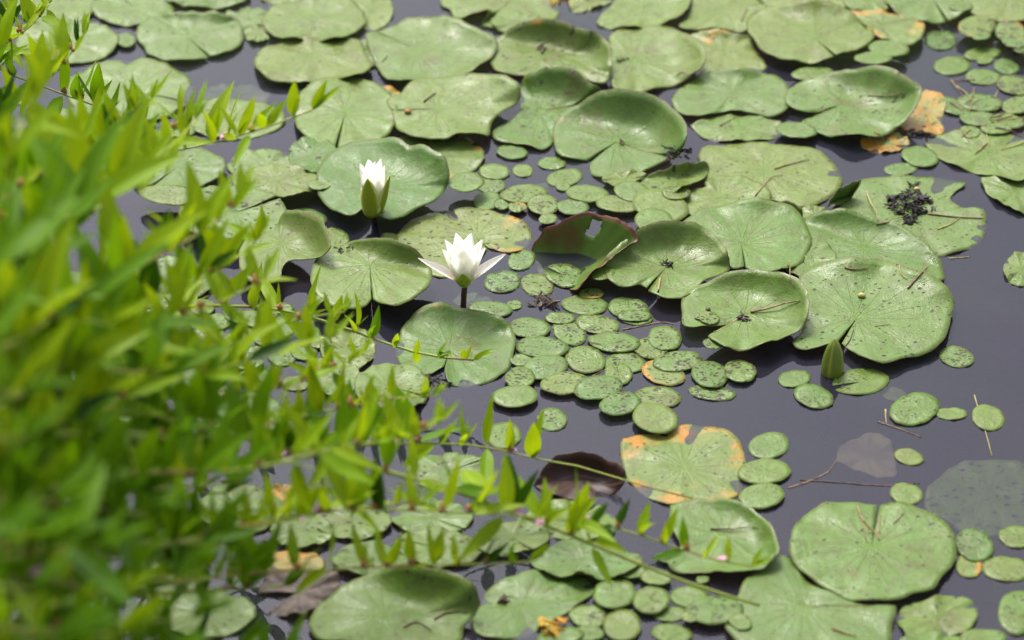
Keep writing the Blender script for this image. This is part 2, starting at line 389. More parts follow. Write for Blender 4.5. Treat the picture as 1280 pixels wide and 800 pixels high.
def P(label, pts, c, **kw):
    kw.setdefault('group', 'large water lily pads')
    opn = any(q in label for q in NOTCHED); kw['closed'] = not opn
    if not opn: pts = list(pts) + [pts[0]]
    else:       # most notches are pressed nearly shut
        g = kw.pop('slit', .45); a, b = [q if len(q) == 3 else (*q, 0.0) for q in (pts[0], pts[-1])]
        m = tuple((i + j) / 2 for i, j in zip(a, b))
        pts = [tuple(k + (i - k) * g for i, k in zip(a, m))] + list(pts[1:-1]) + [tuple(k + (i - k) * g for i, k in zip(b, m))]
    return blade('lily_pad', pts, c, label, 'lily pad', **kw)
NOTCHED = ('curving slit next', 'long slit', 'wide flat pad with a slit', 'deeply cleft pad with', 'folded pad with dark', 'biggest cupped pad with', 'ribbed round pad with a', 'largest flat pad',
           'pale notch flap', 'rotten brown centre', 'yellow blotch', 'heart-shaped', 'pale round pad with slit', 'foot of the open flower', 'big round pad with twigs')
def E(label, cx, cy, w, h, ang=0, notch=None, c=None, gap=1.5, **kw):
    kw.setdefault('group', 'large water lily pads')
    pts = ell(cx, cy, w, h, ang, 26, (notch, gap) if notch is not None else None)
    return blade('lily_pad', pts, c or (cx, cy), label, 'lily pad', closed=notch is None, **kw)
CL = {
 'raft': 'in the crowded raft beside the open flower pad',
 'mid': 'scattered between half-open flower and torn upright pad',
 'bud': 'on open water near the closed green bud',
 'east': 'adrift on open water around the sunken brown leaf',
 'corner': 'beside the big round pad with twigs in its notch',
 'north': 'on the twig-strewn water behind the black rotting clump',
 'south': 'under the tip of the thick arching stem',
 'thicket': 'glimpsed through the loosestrife thicket',
 'flower': 'tucked among the pads around the half-open flower'}
def O(cl, cx, cy, w, h, ang=0, speck=.5, yellow=0., tint=.6, brown=0., label=None, notch=None, under=False, **kw):
    look = ('yellowing' if yellow > .3 else 'brown-blotched' if brown > .3 else 'heavily scarred' if speck >= .75 else 'black-speckled' if speck >= .5 else 'lightly freckled' if speck >= .25 else 'clean green')
    size = 'tiny' if w < 40 else 'small' if w < 54 else 'larger'
    shp = 'narrow ' if h / w < .44 else 'rounded ' if h / w > .62 else ''
    lab = label or f'{size} {look} {shp}oval leaf {CL[cl]}'
    pts = ell(cx, cy, w, h, ang, 18, (notch, 9) if notch is not None else None)
    return blade('oval_leaf', pts, (cx, cy), lab, 'floating leaf', f'small oval leaves {CL[cl]}', closed=notch is None,
                 tint=tint, yellow=yellow, speck=speck, brown=brown, top='oval', small=True, **kw)

# ---- sunken leaves
blade('sunken_leaf', [(1047, 570), (1048, 555), (1060, 542), (1080, 534), (1100, 533), (1115, 545), (1122, 570), (1120, 588), (1100, 588), (1080, 580), (1060, 573)], (1085, 560),
      'sunken brown leaf just under the open water', 'sunken leaf', top='sunken', under='sunken', depth=.012, closed=True)
P('submerged grey-green pad under water with an orange spot', [(1157, 618), (1165, 600), (1190, 578), (1215, 570), (1245, 570), (1290, 580), (1305, 610), (1300, 640), (1270, 660), (1225, 668), (1190, 650), (1160, 635)], (1235, 612), tint=.8, speck=.5, brown=.35, depth=.006, closed=True)
E('faint sunken pad on the far water behind the loosestrife tip', 292, 113, 92, 32, depth=.012, tint=.8)
E('tiny pale sunken leaf under the stalk of the open flower', 591, 368, 50, 18, depth=.010, tint=.9)
O('bud', 1118, 488, 32, 17, 5, .1, depth=.006, label='small submerged oval leaf touching the notched oval near the bud')
O('mid', 676, 230, 34, 14, -10, .1, brown=.5, depth=.008, label='small sunken pinkish leaf behind the torn upright pad')
exec_order = None
# ---- far rows
E('pad cut by the far edge behind the loosestrife top leaves', 70, 8, 104, 50, tint=.75, speck=.1)
E('pad beside the far thicket leaves with a dark shaded back rim', 166, 12, 104, 46, notch=250, tint=.7)
E('flat pad beyond the pad with the curving slit', 258, -4, 112, 38, tint=.75)
E('grey-green pad half hidden by loosestrife beside a tiny round leaf', 84, 55, 130, 55, notch=150, tint=.8)
E('grey-green pad partly covered by the pad with the curving slit', 308, 24, 60, 26, tint=.8, yellow=.1)
P('pad with a curving slit next to open purple-grey water', [(264, 74), (285, 70), (300, 60), (305, 45), (300, 32), (280, 23, .8), (255, 18, 1), (225, 19, .8), (195, 27), (175, 38), (170, 50), (180, 62), (185, 72), (205, 80), (235, 82), (260, 76)], (236, 52), tint=.7)
E('yellow-tinged scrap of pad beside the slit pad', 322, 44, 34, 24, tint=.8, yellow=.35)
E('large flat pad behind the in-focus loosestrife stem', 163, 115, 160, 80, notch=20, tint=.8)
E('pad edge showing below the in-focus loosestrife stem', 118, 160, 134, 44, tint=.8, speck=.3)
E('pad with black scars behind the pink loosestrife flower', 150, 188, 110, 56, tint=.8, speck=.4)
E('pad behind the yellow-green loosestrife tip', 292, 150, 130, 50, tint=.75)
E('pad seen between loosestrife leaves beside the dark gap', 40, 200, 120, 60, tint=.8, speck=.3)
E('pad behind the pale blurred loosestrife leaf', 105, 240, 70, 46, tint=.8)
E('dull pad deep in the thicket shade', 30, 300, 120, 70, tint=.7)
E('grey-green pad between the thicket and the black-speckled pad', 222, 216, 122, 56, notch=120, tint=.75, speck=.3)
E('mottled pad in front of the black-speckled pad', 205, 352, 130, 58, notch=210, tint=.7, speck=.4)
E('shaded pad under the leaning loosestrife stems', 95, 372, 120, 60, notch=80, tint=.6)
E('far pad touching the frilled pad behind it', 355, -8, 72, 30, tint=.7)
E('yellowish old pad behind the frilled pad', 463, 14, 58, 50, tint=.9, yellow=.3)
E('grey pad wedged under two notched pads', 452, 70, 66, 34, tint=.8)
P('pad with frilled front edge and dark gaps below it', [(330, 40), (328, 30), (340, 14), (372, 4), (400, 0), (430, 2), (452, 15), (458, 30), (455, 38), (440, 48, .3), (425, 53, .8), (400, 57, .3), (388, 59, 0), (375, 52, .8), (360, 50, 1), (345, 50, .6), (332, 46)], (392, 26), closed=False, tint=.75)
P('flat pad with ragged front behind the loosestrife tip', [(318, 82), (325, 70), (345, 62), (380, 57), (420, 55), (450, 57), (458, 75), (465, 90), (455, 98, .5), (440, 103, .8), (420, 107), (405, 110), (380, 110), (350, 110), (330, 104), (319, 90)], (390, 76), tint=.75)
E('small yellow-edged leaf beside the deeply cleft pad', 482, 122, 38, 26, tint=.9, yellow=.5)
E('grey-green pad crossed by the yellow loosestrife tip', 432, 150, 130, 92, tint=.75, notch=100)
P('broad pad with long slit and wavy raised front', [(471, 40), (490, 36), (505, 27), (530, 24, .4), (560, 26, .8), (580, 32, 1), (605, 42, 1.2), (618, 50, 1.2), (623, 57, 1), (618, 70, .6), (605, 82, 1), (590, 92, 1.2), (570, 100, .7), (545, 107), (533, 107), (525, 103, .9), (510, 100, 1.3), (495, 100, .9), (480, 101), (470, 84), (461, 64), (458, 52), (460, 45), (468, 41)], (520, 65), tint=.65)
P('far pad with a lifted fold and dark hollow beneath', [(551, 10), (562, 15), (568, 24), (588, 18, 1), (612, 12, 1.2), (602, 32), (617, 38), (640, 34), (680, 30), (697, 22), (701, 8), (692, -10), (640, -22), (580, -18), (553, -4)], (640, 0), tint=.85, yellow=.15)
E('pad tucked behind the smooth cupped pad', 648, 32, 70, 26, tint=.6)
P('small far pad with an orange tip', [(710, 2), (714, 14), (722, 17), (742, 12), (756, 8), (765, 2), (750, -8), (725, -8)], (738, 4), tint=.8, yellow=.35, closed=False)
P('far pad with rolled corner beside the orange-tipped pad', [(746, 28), (752, 20), (765, 10), (780, -10), (820, -15), (861, -8, .5), (861, 8, 1.2), (850, 18, 1.2), (835, 27, .8), (815, 37), (795, 36, .5), (775, 33, .5), (760, 37), (748, 34)], (805, 10), tint=.8)
P('flat far pad with a thin brown twig mark', [(848, 36), (860, 20), (865, 0), (880, -12), (930, -10), (955, 0), (958, 20), (945, 33), (930, 42), (900, 38), (870, 41), (852, 40)], (905, 12), tint=.85, yellow=.1)
E('old yellowish pad at the far edge behind the wide slit pad', 1012, -2, 132, 46, tint=.95, yellow=.3)
E('far pad with a dark curled corner near the twin ovals', 1085, 4, 64, 40, tint=.8, yellow=.15)
E('far round pad beside the largest far corner pad', 1163, 4, 116, 66, notch=70, tint=.75, speck=.2)
E('broad far corner pad overlapping its neighbour by the twig tangle', 1262, 4, 122, 72, tint=.65, speck=.1)
P('yellowing pad with two orange rim blotches', [(862, 46), (880, 39, .6), (905, 38, .8), (925, 44, .5), (938, 48), (945, 65), (955, 80), (957, 88), (930, 94), (900, 97), (870, 106), (868, 80)], (905, 70), tint=.8, yellow=.42, closed=False)
P('green pad with golden tip by the wide slit pad', [(1060, 25), (1085, 24), (1120, 30), (1150, 36), (1155, 48), (1150, 60), (1135, 68), (1110, 62), (1088, 52)], (1100, 42), tint=.65, yellow=.5)
P('wide flat pad with a slit and short brown twig', [(1045, 84), (1062, 78), (1080, 72), (1092, 62), (1090, 50), (1075, 38), (1055, 24, .5), (1025, 14, 1), (990, 15, 1), (960, 20, .4), (940, 30), (932, 45), (938, 60), (950, 74), (970, 85), (1000, 90), (1020, 92), (1040, 87)], (1018, 60), tint=.75, speck=.15)
P('pad with dirt speck between two cupped pads', [(760, 50), (775, 40), (800, 38), (830, 38), (855, 43, 1), (870, 52, 1.6), (881, 66, 2), (881, 80, 2), (872, 93, 1.2), (855, 105, .3), (845, 110), (830, 112), (815, 112, .5), (800, 118), (780, 120), (765, 112), (763, 85), (763, 62)], (792, 78), tint=.75)
P('smooth cupped pad with tall dark green back rim', [(612, 60), (625, 48, .5), (645, 36, 1.4), (672, 29, 2.2), (695, 30, 2.4), (715, 40, 2.0), (735, 42, 2.4), (752, 49, 2.2), (764, 66, 1.8), (764, 85, 1.2), (762, 100, .3), (757, 112), (740, 107), (715, 100), (690, 100), (650, 100), (620, 96), (612, 80)], (688, 72), tint=.45)
P('pad with arched dark back rim behind the biggest cupped pad', [(650, 112), (654, 100, .6), (664, 92, 1.8), (680, 86, 2.4), (705, 87, 2.6), (728, 96, 2.4), (745, 108, 1.8), (752, 116, .8), (745, 130), (715, 150), (693, 165), (692, 174), (690, 183), (678, 188, .2), (660, 180, .6), (640, 178, .5), (618, 178), (616, 165), (635, 155), (650, 140)], (675, 140), tint=.5)
E('yellow-edged old pad under the deeply cleft pad', 542, 196, 128, 62, tint=.9, yellow=.36)
P('deeply cleft pad with small pink blossom litter', [(490, 152), (494, 168), (510, 180), (530, 186), (555, 186), (575, 180, .4), (600, 178, .3), (611, 180), (616, 165), (630, 150), (648, 140), (652, 128, .6), (645, 115, 1.2), (630, 106, 1.4), (600, 102, 1), (575, 103, .5), (545, 108), (530, 110), (510, 118), (500, 128), (484, 138), (490, 148)], (546, 148), tint=.7, speck=.15)
P('scarred pad under the black-tangled fold', [(873, 196), (885, 183), (920, 179), (960, 180), (1000, 186), (1030, 195), (1050, 215), (1052, 232), (1035, 250), (1010, 262), (985, 260), (960, 254), (920, 252), (890, 244), (878, 222)], (955, 215), tint=.85, speck=.2, yellow=.1)
P('flat pad with ragged front and short twig', [(863, 158), (885, 150), (905, 144), (945, 144), (970, 152), (982, 166), (965, 175), (930, 178), (890, 177), (872, 168)], (925, 160), tint=.8, speck=.25)
P('pad with wrinkled skin beside the wide slit pad', [(838, 130), (845, 118), (860, 108), (880, 98), (910, 92, .6), (940, 92, .6), (970, 100), (985, 115), (990, 132), (980, 146), (962, 149), (945, 146), (925, 144), (905, 144), (885, 150), (862, 152), (845, 143)], (915, 122), tint=.7, speck=.2)
P('orange dying pad glowing beside the folded pad', [(1135, 115), (1145, 108), (1165, 115), (1183, 125), (1178, 150), (1178, 168), (1150, 168), (1125, 160), (1130, 135)], (1155, 138), tint=.7, yellow=1.0, brown=.25)
E('orange-tipped scrap of pad below the folded pad', 1106, 180, 62, 24, tint=.7, yellow=.8, brown=.2)
P('folded pad with dark raised corner and brown twigs', [(1030, 148), (1015, 154), (1000, 160), (1015, 170), (1030, 177), (1045, 181), (1065, 176, .8), (1095, 178, .4), (1112, 173), (1130, 160, .8), (1145, 140, 1.6), (1150, 120, 2.2), (1140, 110, 2.6), (1125, 99, 2.9), (1110, 92, 2.8), (1090, 89, 2.4), (1060, 92, 1.6), (1040, 98, .8), (1005, 108), (985, 122), (981, 136), (990, 143), (1005, 146), (1025, 144)], (1050, 139), tint=.65, speck=.1)
P('biggest cupped pad with high dark rim and brown centre spot', [(738, 208), (742, 222), (775, 228), (810, 216), (835, 206), (850, 196, 1), (856, 180, 2.6), (857, 165, 3.2), (853, 150, 3.2), (838, 136, 2.8), (820, 127, 2.7), (800, 119, 3.0), (775, 115, 3.1), (745, 120, 2.2), (720, 131, 1.2), (703, 145, .6), (692, 162), (692, 180), (697, 197), (715, 202), (732, 201)], (772, 180), tint=.5, speck=.1)
P('half-covered pad edge beside the biggest cupped pad', [(752, 232), (775, 240), (795, 233), (808, 222), (790, 220), (760, 224)], (780, 230), tint=.7)
P('thin pale pad between ragged small leaves', [(842, 260), (855, 245), (885, 235), (892, 222), (930, 225), (960, 240), (960, 255), (910, 262), (880, 275), (862, 272)], (900, 250), tint=.85, speck=.2)
P('folded speckled pad under a dark weed tangle', [(798, 245), (803, 230), (820, 220, .5), (850, 212, 1), (880, 208, .6), (886, 215), (880, 230), (865, 235, .6), (845, 243, .6), (820, 249)], (842, 230), tint=.7, speck=.7, brown=.15)
P('long far pad stretching past the rightmost twig tangle', [(1156, 181), (1170, 170), (1200, 166), (1240, 168), (1290, 175), (1302, 200), (1285, 222, .8), (1262, 222, 1), (1240, 219, .4), (1215, 217), (1190, 208), (1165, 194)], (1235, 192), tint=.75, speck=.2)
P('yellow-green pad half under the long far pad', [(1225, 226), (1250, 224), (1290, 225), (1305, 248), (1285, 270), (1255, 260), (1235, 246)], (1268, 242), tint=.8, yellow=.32)
E('round speckled pad alone beside open water', 1277, 338, 46, 42, tint=.8, speck=.5)
P('worn pad carrying a black rotting clump', [(1035, 262), (1045, 245), (1060, 235), (1080, 227), (1110, 222), (1150, 221), (1190, 224), (1208, 232), (1196, 240), (1188, 250), (1200, 262), (1220, 262), (1232, 268), (1234, 278), (1232, 290), (1222, 305), (1200, 315), (1170, 322), (1140, 312), (1090, 300), (1050, 275)], (1135, 268), tint=.85, speck=.25)
P('small upturned pad corner beside the black clump pad', [(1034, 262), (1040, 250, .8), (1055, 236, 1.6), (1076, 228, 1.8), (1066, 246, .6), (1058, 254), (1046, 260)], (1052, 248), tint=.4, na=40)
P('darker pad corner squeezed behind the ribbed round pad', [(940, 256, .4), (962, 250, 1), (985, 254, 1.2), (1002, 264, 1), (1000, 278), (975, 280), (950, 270)], (972, 266), tint=.4, na=48)
E('small pad edge between the ribbed pad and the black clump pad', 1018, 272, 48, 22, tint=.75)
P('smooth pad with arched rim beside the black clump pad', [(1000, 285), (1012, 274, .6), (1038, 267, 1.4), (1065, 268, 1.4), (1090, 280, .8), (1120, 288, .6), (1145, 300, .6), (1165, 318, .5), (1178, 336), (1178, 356), (1150, 360), (1100, 355), (1050, 350), (1015, 340), (1005, 310)], (1080, 315), tint=.7, speck=.12)
E('pale pad slice showing below the ribbed round pad', 1010, 330, 70, 50, tint=.85, yellow=.1)
P('ribbed round pad with a closed notch', [(933, 346), (955, 351), (980, 348), (1000, 338), (1012, 320), (1012, 300), (1000, 281), (985, 268, .4), (965, 260, .9), (940, 257, 1), (915, 260, .7), (890, 269, .2), (865, 280), (850, 290), (868, 305), (890, 318), (905, 332), (912, 346), (920, 348), (929, 342)], (926, 313), tint=.5, speck=.05)
P('largest flat pad with dark scars and a seed on it', [(1055, 441), (1068, 452), (1080, 460), (1105, 465), (1130, 458), (1160, 448), (1180, 430), (1190, 405), (1190, 385), (1180, 370, .5), (1160, 352, 1), (1135, 342, 1.3), (1105, 336, .7), (1085, 331, 1.3), (1060, 330, 1.4), (1035, 336, .8), (1015, 345), (998, 357), (1003, 375), (1008, 395), (1003, 420), (990, 436), (1000, 447), (1020, 446), (1042, 439)], (1070, 408), tint=.75, speck=.3, yellow=.08)
P('cupped pad with a twig and pale notch flap', [(914, 420), (897, 428), (884, 435), (905, 446, .4), (928, 452), (955, 443, .6), (985, 430, .6), (1002, 420, .8), (1009, 400, 1.6), (1009, 382, 2), (1000, 367, 2), (980, 356, 2), (955, 350, 1.8), (930, 350, 1.6), (900, 356, 1.2), (870, 370, .5), (853, 385), (851, 400), (857, 420), (885, 420), (905, 418), (918, 415)], (931, 404), tint=.5, speck=.08)
P('cupped pad with rotten brown centre and pale streak', [(811, 379), (825, 386), (845, 388), (862, 382), (885, 365), (905, 355), (912, 347), (908, 330, 1), (897, 313, 1.4), (880, 302, 1.5), (860, 293, 2), (840, 290, 2.4), (815, 292, 2.4), (795, 302, 2), (775, 320, 1), (758, 337, .6), (752, 350), (758, 362), (770, 370), (785, 372), (800, 368), (806, 372)], (832, 349), tint=.45, speck=.05)
blade('lily_pad', [(667, 332, -1), (664, 314, .1), (672, 298, 1.2), (690, 281, 2.6), (712, 270, 3.4), (728, 267, 3.6), (745, 266, 3.8), (770, 274, 3.8), (789, 286, 3.4), (796, 297, 3), (785, 306, 2.8), (765, 320, 2.4), (750, 332, 2.2), (735, 348, 1.5), (720, 363, .6), (700, 356, -1), (680, 346, -1.2)], (712, 330, -1.2),
      'torn upright pad with reddish rim, half flooded with water', 'lily pad', 'large water lily pads', top='redpad', under='darkred', closed=True, depth=0.0, power=1.5, t0=.12, tint=.3, hole=[(744, 283, 8, 8), (739, 291, 6, 5)], na=150)
# ---- around the flowers
E('pad fading into shade behind the half-open flower', 335, 208, 104, 40, tint=.8)
E('dark shaded curled pad touching the half-open flower pad', 392, 206, 62, 46, tint=.2)
E('flat pad beside the shaded pad by the half-open flower', 346, 240, 112, 42, tint=.8, speck=.2)
E('round black-speckled pad with reddish rim by loosestrife', 292, 283, 134, 72, notch=330, tint=.8, speck=.75, gap=3)
P('curled pad with wet patch next to the black-speckled pad', [(300, 332), (312, 318), (345, 300), (358, 282, 1.2), (382, 285, 1.8), (400, 293, 2.4), (411, 310, 2.5), (413, 328, 2), (398, 340, .8), (375, 345), (355, 352), (350, 370), (322, 373), (302, 356)], (352, 322), tint=.55, speck=.1)
P('pad with yellow blotch behind the open flower', [(612, 311), (640, 318), (655, 311), (665, 298), (660, 285), (640, 273), (600, 263), (560, 263), (520, 274), (502, 288), (494, 302), (500, 320), (515, 335), (535, 345), (552, 348), (565, 346), (590, 335), (608, 313)], (596, 298), tint=.85, yellow=.34, speck=.1)
P('heart-shaped pad behind the half-open flower', [(466, 271), (468, 284), (480, 293), (495, 291), (520, 276), (545, 266), (559, 250), (562, 235, .8), (558, 217, 1.6), (546, 206, 2), (528, 197, 2), (512, 199, 1.4), (500, 190, 1.6), (485, 187, 1.4), (462, 187, 1), (440, 193, .6), (420, 204), (405, 216), (397, 232), (396, 250), (405, 268), (422, 281), (440, 287), (461, 271)], (470, 250), tint=.4, speck=.03, slit=1.0)
P('pale round pad with slit behind blurred loosestrife tips', [(468, 394), (490, 406), (520, 396), (538, 376), (541, 360), (532, 345, .6), (517, 331, 1.4), (500, 323, 1.8), (480, 321, 1.4), (450, 322, .6), (430, 324), (405, 335), (392, 352), (390, 375), (400, 395), (430, 408), (455, 404), (464, 392)], (463, 352), tint=.7, speck=.08)
P('green pad at the foot of the open flower stalk', [(557, 464), (559, 477), (572, 484), (600, 482), (625, 472), (640, 455), (645, 430, .2), (640, 410, .6), (626, 396, 1.2), (606, 390, 1.2), (590, 387, 1), (570, 384, .9), (550, 382, 1), (525, 388, .8), (508, 404, .3), (497, 425), (495, 445), (505, 463), (520, 470), (538, 470), (554, 460)], (562, 436), tint=.35, speck=.05)
E('scarred pad under the loosestrife leaves beside the flower pad', 435, 438, 70, 56, tint=.8, speck=.7)
E('pad under the blurred yellow loosestrife leaf', 420, 474, 60, 50, tint=.8, speck=.2)
E('pad lying low behind the pinkish loosestrife buds', 490, 490, 94, 62, tint=.75, speck=.2, notch=20)
E('pad deep in loosestrife shade below the speckled pads', 130, 450, 100, 70, tint=.7)
E('pad with torn edge deep under loosestrife', 130, 500, 70, 50, tint=.8, speck=.3)
E('dull pad under the crossing loosestrife stems', 175, 530, 60, 40, tint=.75)
E('pad in the shadow of the crossing loosestrife stems', 300, 520, 110, 60, tint=.7)
# ---- foreground pads
P('olive dying pad with orange rim', [(778, 580), (775, 560), (790, 548), (830, 540), (845, 532), (880, 532), (910, 542), (925, 555), (933, 575), (930, 600), (922, 620), (900, 630), (860, 634), (820, 628), (787, 605)], (855, 585), tint=.75, yellow=.52, speck=.22, brown=.42)
blade('lily_pad', [(668, 608), (680, 585, 1.2), (705, 570, 1.8), (745, 570, 2), (772, 580, 2), (782, 600, 1.2), (770, 618), (730, 626), (690, 622)], (725, 600), 'dark red curled pad behind loosestrife tips', 'lily pad', 'large water lily pads', top='darkred', under='darkred', closed=True, tint=.3)
E('pad under the pink loosestrife blossoms', 540, 648, 104, 46, tint=.7, notch=40)
E('pad below the dark red curled pad', 716, 652, 116, 50, 5, notch=300, tint=.65)
E('flat pad crossed by the straight loosestrife stem', 548, 688, 112, 46, 4, notch=200, tint=.7, speck=.3)
E('mottled pad overlapping the pad with scalloped front edge', 640, 678, 96, 42, -6, notch=60, tint=.6, speck=.4, yellow=.2)
E('yellow-spotted pad behind the blurred loosestrife stem', 440, 655, 100, 44, tint=.75, yellow=.36, speck=.4)
E('small pad beside the brown rotting leaf', 378, 670, 80, 40, tint=.7)
E('pad half under the shaded wavy pad', 465, 705, 100, 42, tint=.7)
E('low pad beside the slender loosestrife stem', 560, 590, 104, 46, notch=330, tint=.65, speck=.3)
E('orange rotting leaf among the foreground stems', 358, 706, 96, 32, tint=.7, yellow=1.0, brown=.4)
E('orange and black rotted leaf below the blurred stem', 362, 622, 62, 28, tint=.7, yellow=1.0, brown=.55)
E('pale pad under the foreground thicket edge', 300, 640, 110, 60, tint=.75)
E('pad in thicket gap beside orange scrap', 205, 720, 110, 60, tint=.7)
E('pad in the lowest thicket gap', 255, 770, 130, 60, tint=.5)
blade('rotting_leaf', [(322, 745), (335, 722), (365, 715), (400, 718), (425, 728), (420, 748), (400, 762), (370, 775), (335, 768)], (372, 744), 'brown-grey rotting leaf beside the shaded wavy pad', 'dead leaf', top='brownrot', under='brownrot', closed=False, wav=2)
P('broad wet pad reaching the near edge of the pond', [(598, 758), (610, 738), (640, 722), (680, 716), (730, 720), (746, 734), (735, 750), (715, 765), (690, 778), (660, 795), (625, 800), (598, 796), (588, 780)], (650, 760), tint=.65, speck=.1)
P('shaded wavy pad with dark arched rim', [(386, 786), (395, 765), (415, 748), (440, 735), (470, 722, .6), (490, 715, 1.6), (520, 712, 2.4), (550, 716, 2.6), (575, 725, 2.6), (592, 740, 2.2), (599, 757, 1.2), (595, 772, .4), (580, 792), (570, 808), (500, 816), (420, 808), (390, 800)], (480, 775), tint=.55, speck=.15)
P('pad with scalloped front edge under the thick stem', [(660, 704), (680, 690), (720, 680), (770, 684), (803, 704), (790, 715, .4), (770, 725, .4), (755, 728), (740, 721, .8), (720, 720, 1), (700, 728), (680, 718, .3)], (730, 702), tint=.7)
P('blue-green pad behind the forked loosestrife tip', [(838, 636), (860, 627, .3), (890, 625, .6), (920, 632, .8), (950, 648, 1), (968, 668, 1.4), (973, 688, 1.6), (965, 705, 1), (950, 716, .6), (920, 720, .8), (880, 717, .6), (850, 720), (835, 710), (850, 690), (838, 662)], (905, 672), tint=.5, speck=.06)
P('ribbed pad partly under the big round twig pad', [(988, 703), (970, 700), (950, 712), (930, 735), (918, 762), (906, 782), (915, 802), (960, 842), (1050, 842), (1105, 816), (1116, 786), (1118, 764), (1095, 764), (1065, 760), (1035, 748), (1010, 732), (995, 712)], (1004, 764), tint=.6, speck=.06)
P('wet pad with yellow spot beside the big round pad', [(1120, 776), (1130, 760), (1160, 752), (1190, 745), (1215, 752), (1222, 770), (1210, 790), (1180, 797), (1145, 802), (1130, 792)], (1172, 772), tint=.55, speck=.25, yellow=.15)
E('pad cut by the near edge below the wet yellow-spotted pad', 1168, 812, 104, 34, tint=.65)
P('big round pad with twigs in its notch', [(1101, 638), (1120, 638), (1150, 645), (1175, 658), (1190, 675), (1196, 695), (1190, 715), (1178, 727), (1166, 744), (1145, 750), (1120, 760), (1090, 762), (1060, 758), (1030, 742), (1005, 725), (990, 708), (986, 690), (990, 670), (1005, 652), (1025, 640), (1045, 635), (1070, 635), (1093, 637)], (1089, 692), tint=.65, speck=.22)

# ---- small oval leaves: cluster, x, y, w, h, tilt, speck ...
O('raft', 652, 452, 30, 16, 0, .2); O('raft', 781, 455, 54, 27, 0, .6); O('raft', 773, 469, 36, 28, 5, .3, .2, notch=250)
O('raft', 829, 468, 56, 29, 14, .6, .42); O('raft', 813, 437, 44, 26, 8, .8); O('raft', 890, 492, 60, 19, 6, .9, .35, brown=.2)
for a in [(662, 412, 52, 26, 3, .5), (712, 416, 45, 31, 24, .55), (747, 407, 56, 24, 8, .7), (795, 397, 44, 20, 5, .2), (678, 437, 67, 27, 2, .45, 0, .65),
          (768, 430, 67, 25, 4, .8), (831, 425, 43, 31, 6, .55, .25), (732, 451, 52, 34, 10, .3), (681, 463, 58, 31, -8, .25), (847, 454, 64, 26, -4, .7),
          (650, 477, 38, 27, -5, .55), (706, 484, 63, 28, -4, .4, .1), (748, 490, 62, 31, -8, .35), (775, 511, 53, 29, -10, .75, .05, .4), (823, 497, 59, 27, 5, .8),
          (887, 471, 46, 34, 12, .85), (925, 468, 41, 28, 8, .8, .3, .7, .3), (644, 501, 58, 28, -3, .1), (690, 525, 39, 29, 5, .6, .2, .6, .3), (819, 530, 58, 38, 10, .05, 0, .75),
          (630, 545, 44, 34, 0, .4), (700, 399, 38, 15, 0, .3), (786, 387, 52, 27, 8, .6), (793, 397, 44, 14, 0, .5, .1), (731, 382, 59, 25, 4, .5, .15), (672, 357, 42, 29, 10, .5), (643, 382, 20, 12, 0, .3)]:
    O('raft', *a)
O('raft', 706, 346, 52, 29, 12, .7, label='small notched oval leaf with black scars in front of the torn upright pad', notch=195)
O('flower', 628, 353, 47, 28, -5, .85, label='small oval leaf with a black scar beside the open flower stalk')
O('flower', 613, 388, 56, 20, 4, .4, label='small oval leaf touching the pad at the open flower stalk')
O('mid', 652, 326, 36, 25, -20, .3, brown=.35)
for a in [(613, 232, 39, 21, 5, .4, .15), (618, 216, 39, 20, 3, .1), (609, 253, 34, 24, -10, .15), (583, 245, 46, 25, -2, .2), (627, 258, 20, 14, 8, .5), (655, 246, 60, 23, -4, .55),
          (679, 260, 40, 27, 5, .75), (716, 264, 41, 20, 3, .2), (685, 279, 24, 13, -8, .5), (734, 248, 55, 21, 3, .3), (774, 262, 60, 21, 3, .25), (706, 223, 46, 22, -10, .3),
          (648, 263, 22, 11, 5, .4, .35), (790, 247, 46, 26, 10, .2, 0, .8), (825, 266, 72, 40, 12, .15, 0, .85), (817, 285, 49, 31, 3, .15), (690, 205, 36, 16, 0, .2), (640, 192, 40, 18, 5, .1), (845, 250, 36, 18, 0, .5)]:
    O('mid', *a)
for a in [(383, 274, 52, 25, 4, .2), (419, 301, 36, 31, 15, .6, 0, .7, .25), (464, 311, 57, 22, -3, .8), (489, 301, 28, 15, 8, .5, .5), (215, 261, 82, 26, 4, .3), (270, 305, 60, 26, 8, .4), (400, 248, 30, 14, 0, .1)]:
    O('flower', *a)
for a in [(993, 474, 42, 22, -6, .05, 0, .7), (1017, 497, 51, 29, 14, .3, 0, .6), (1196, 447, 45, 26, 12, .6, 0, .75)]: O('bud', *a)
O('bud', 1076, 478, 71, 33, -5, .35, label='small oval leaf with notched side at the foot of the green bud', notch=165)
O('east', 1189, 518, 41, 15, 2, .1, tint=.7); O('east', 1143, 513, 64, 40, -12, .3, tint=.55, label='larger oval leaf with dark blotch on open water', brown=.12)
O('east', 1235, 523, 42, 32, 18, .05, tint=.75, label='small oval leaf on a thin stalk beside the submerged pad')
for a in [(1136, 572, 38, 20, 12, .05, 0, .8), (1133, 618, 42, 27, 10, .1, 0, .75), (961, 558, 52, 34, -10, .2, .1, .75), (955, 592, 68, 32, -3, .2, 0, .7), (952, 623, 58, 32, -6, .15, 0, .75)]: O('east', *a)
for a in [(1211, 708, 34, 30, 15, .1, .45), (1218, 683, 50, 40, 22, .6, 0, .55), (1271, 672, 46, 28, 6, .2, 0, .6), (1258, 712, 62, 32, 5, .3, 0, .65), (1272, 767, 50, 56, 0, .5, 0, .55), (1228, 802, 60, 22, 0, .2)]: O('corner', *a)
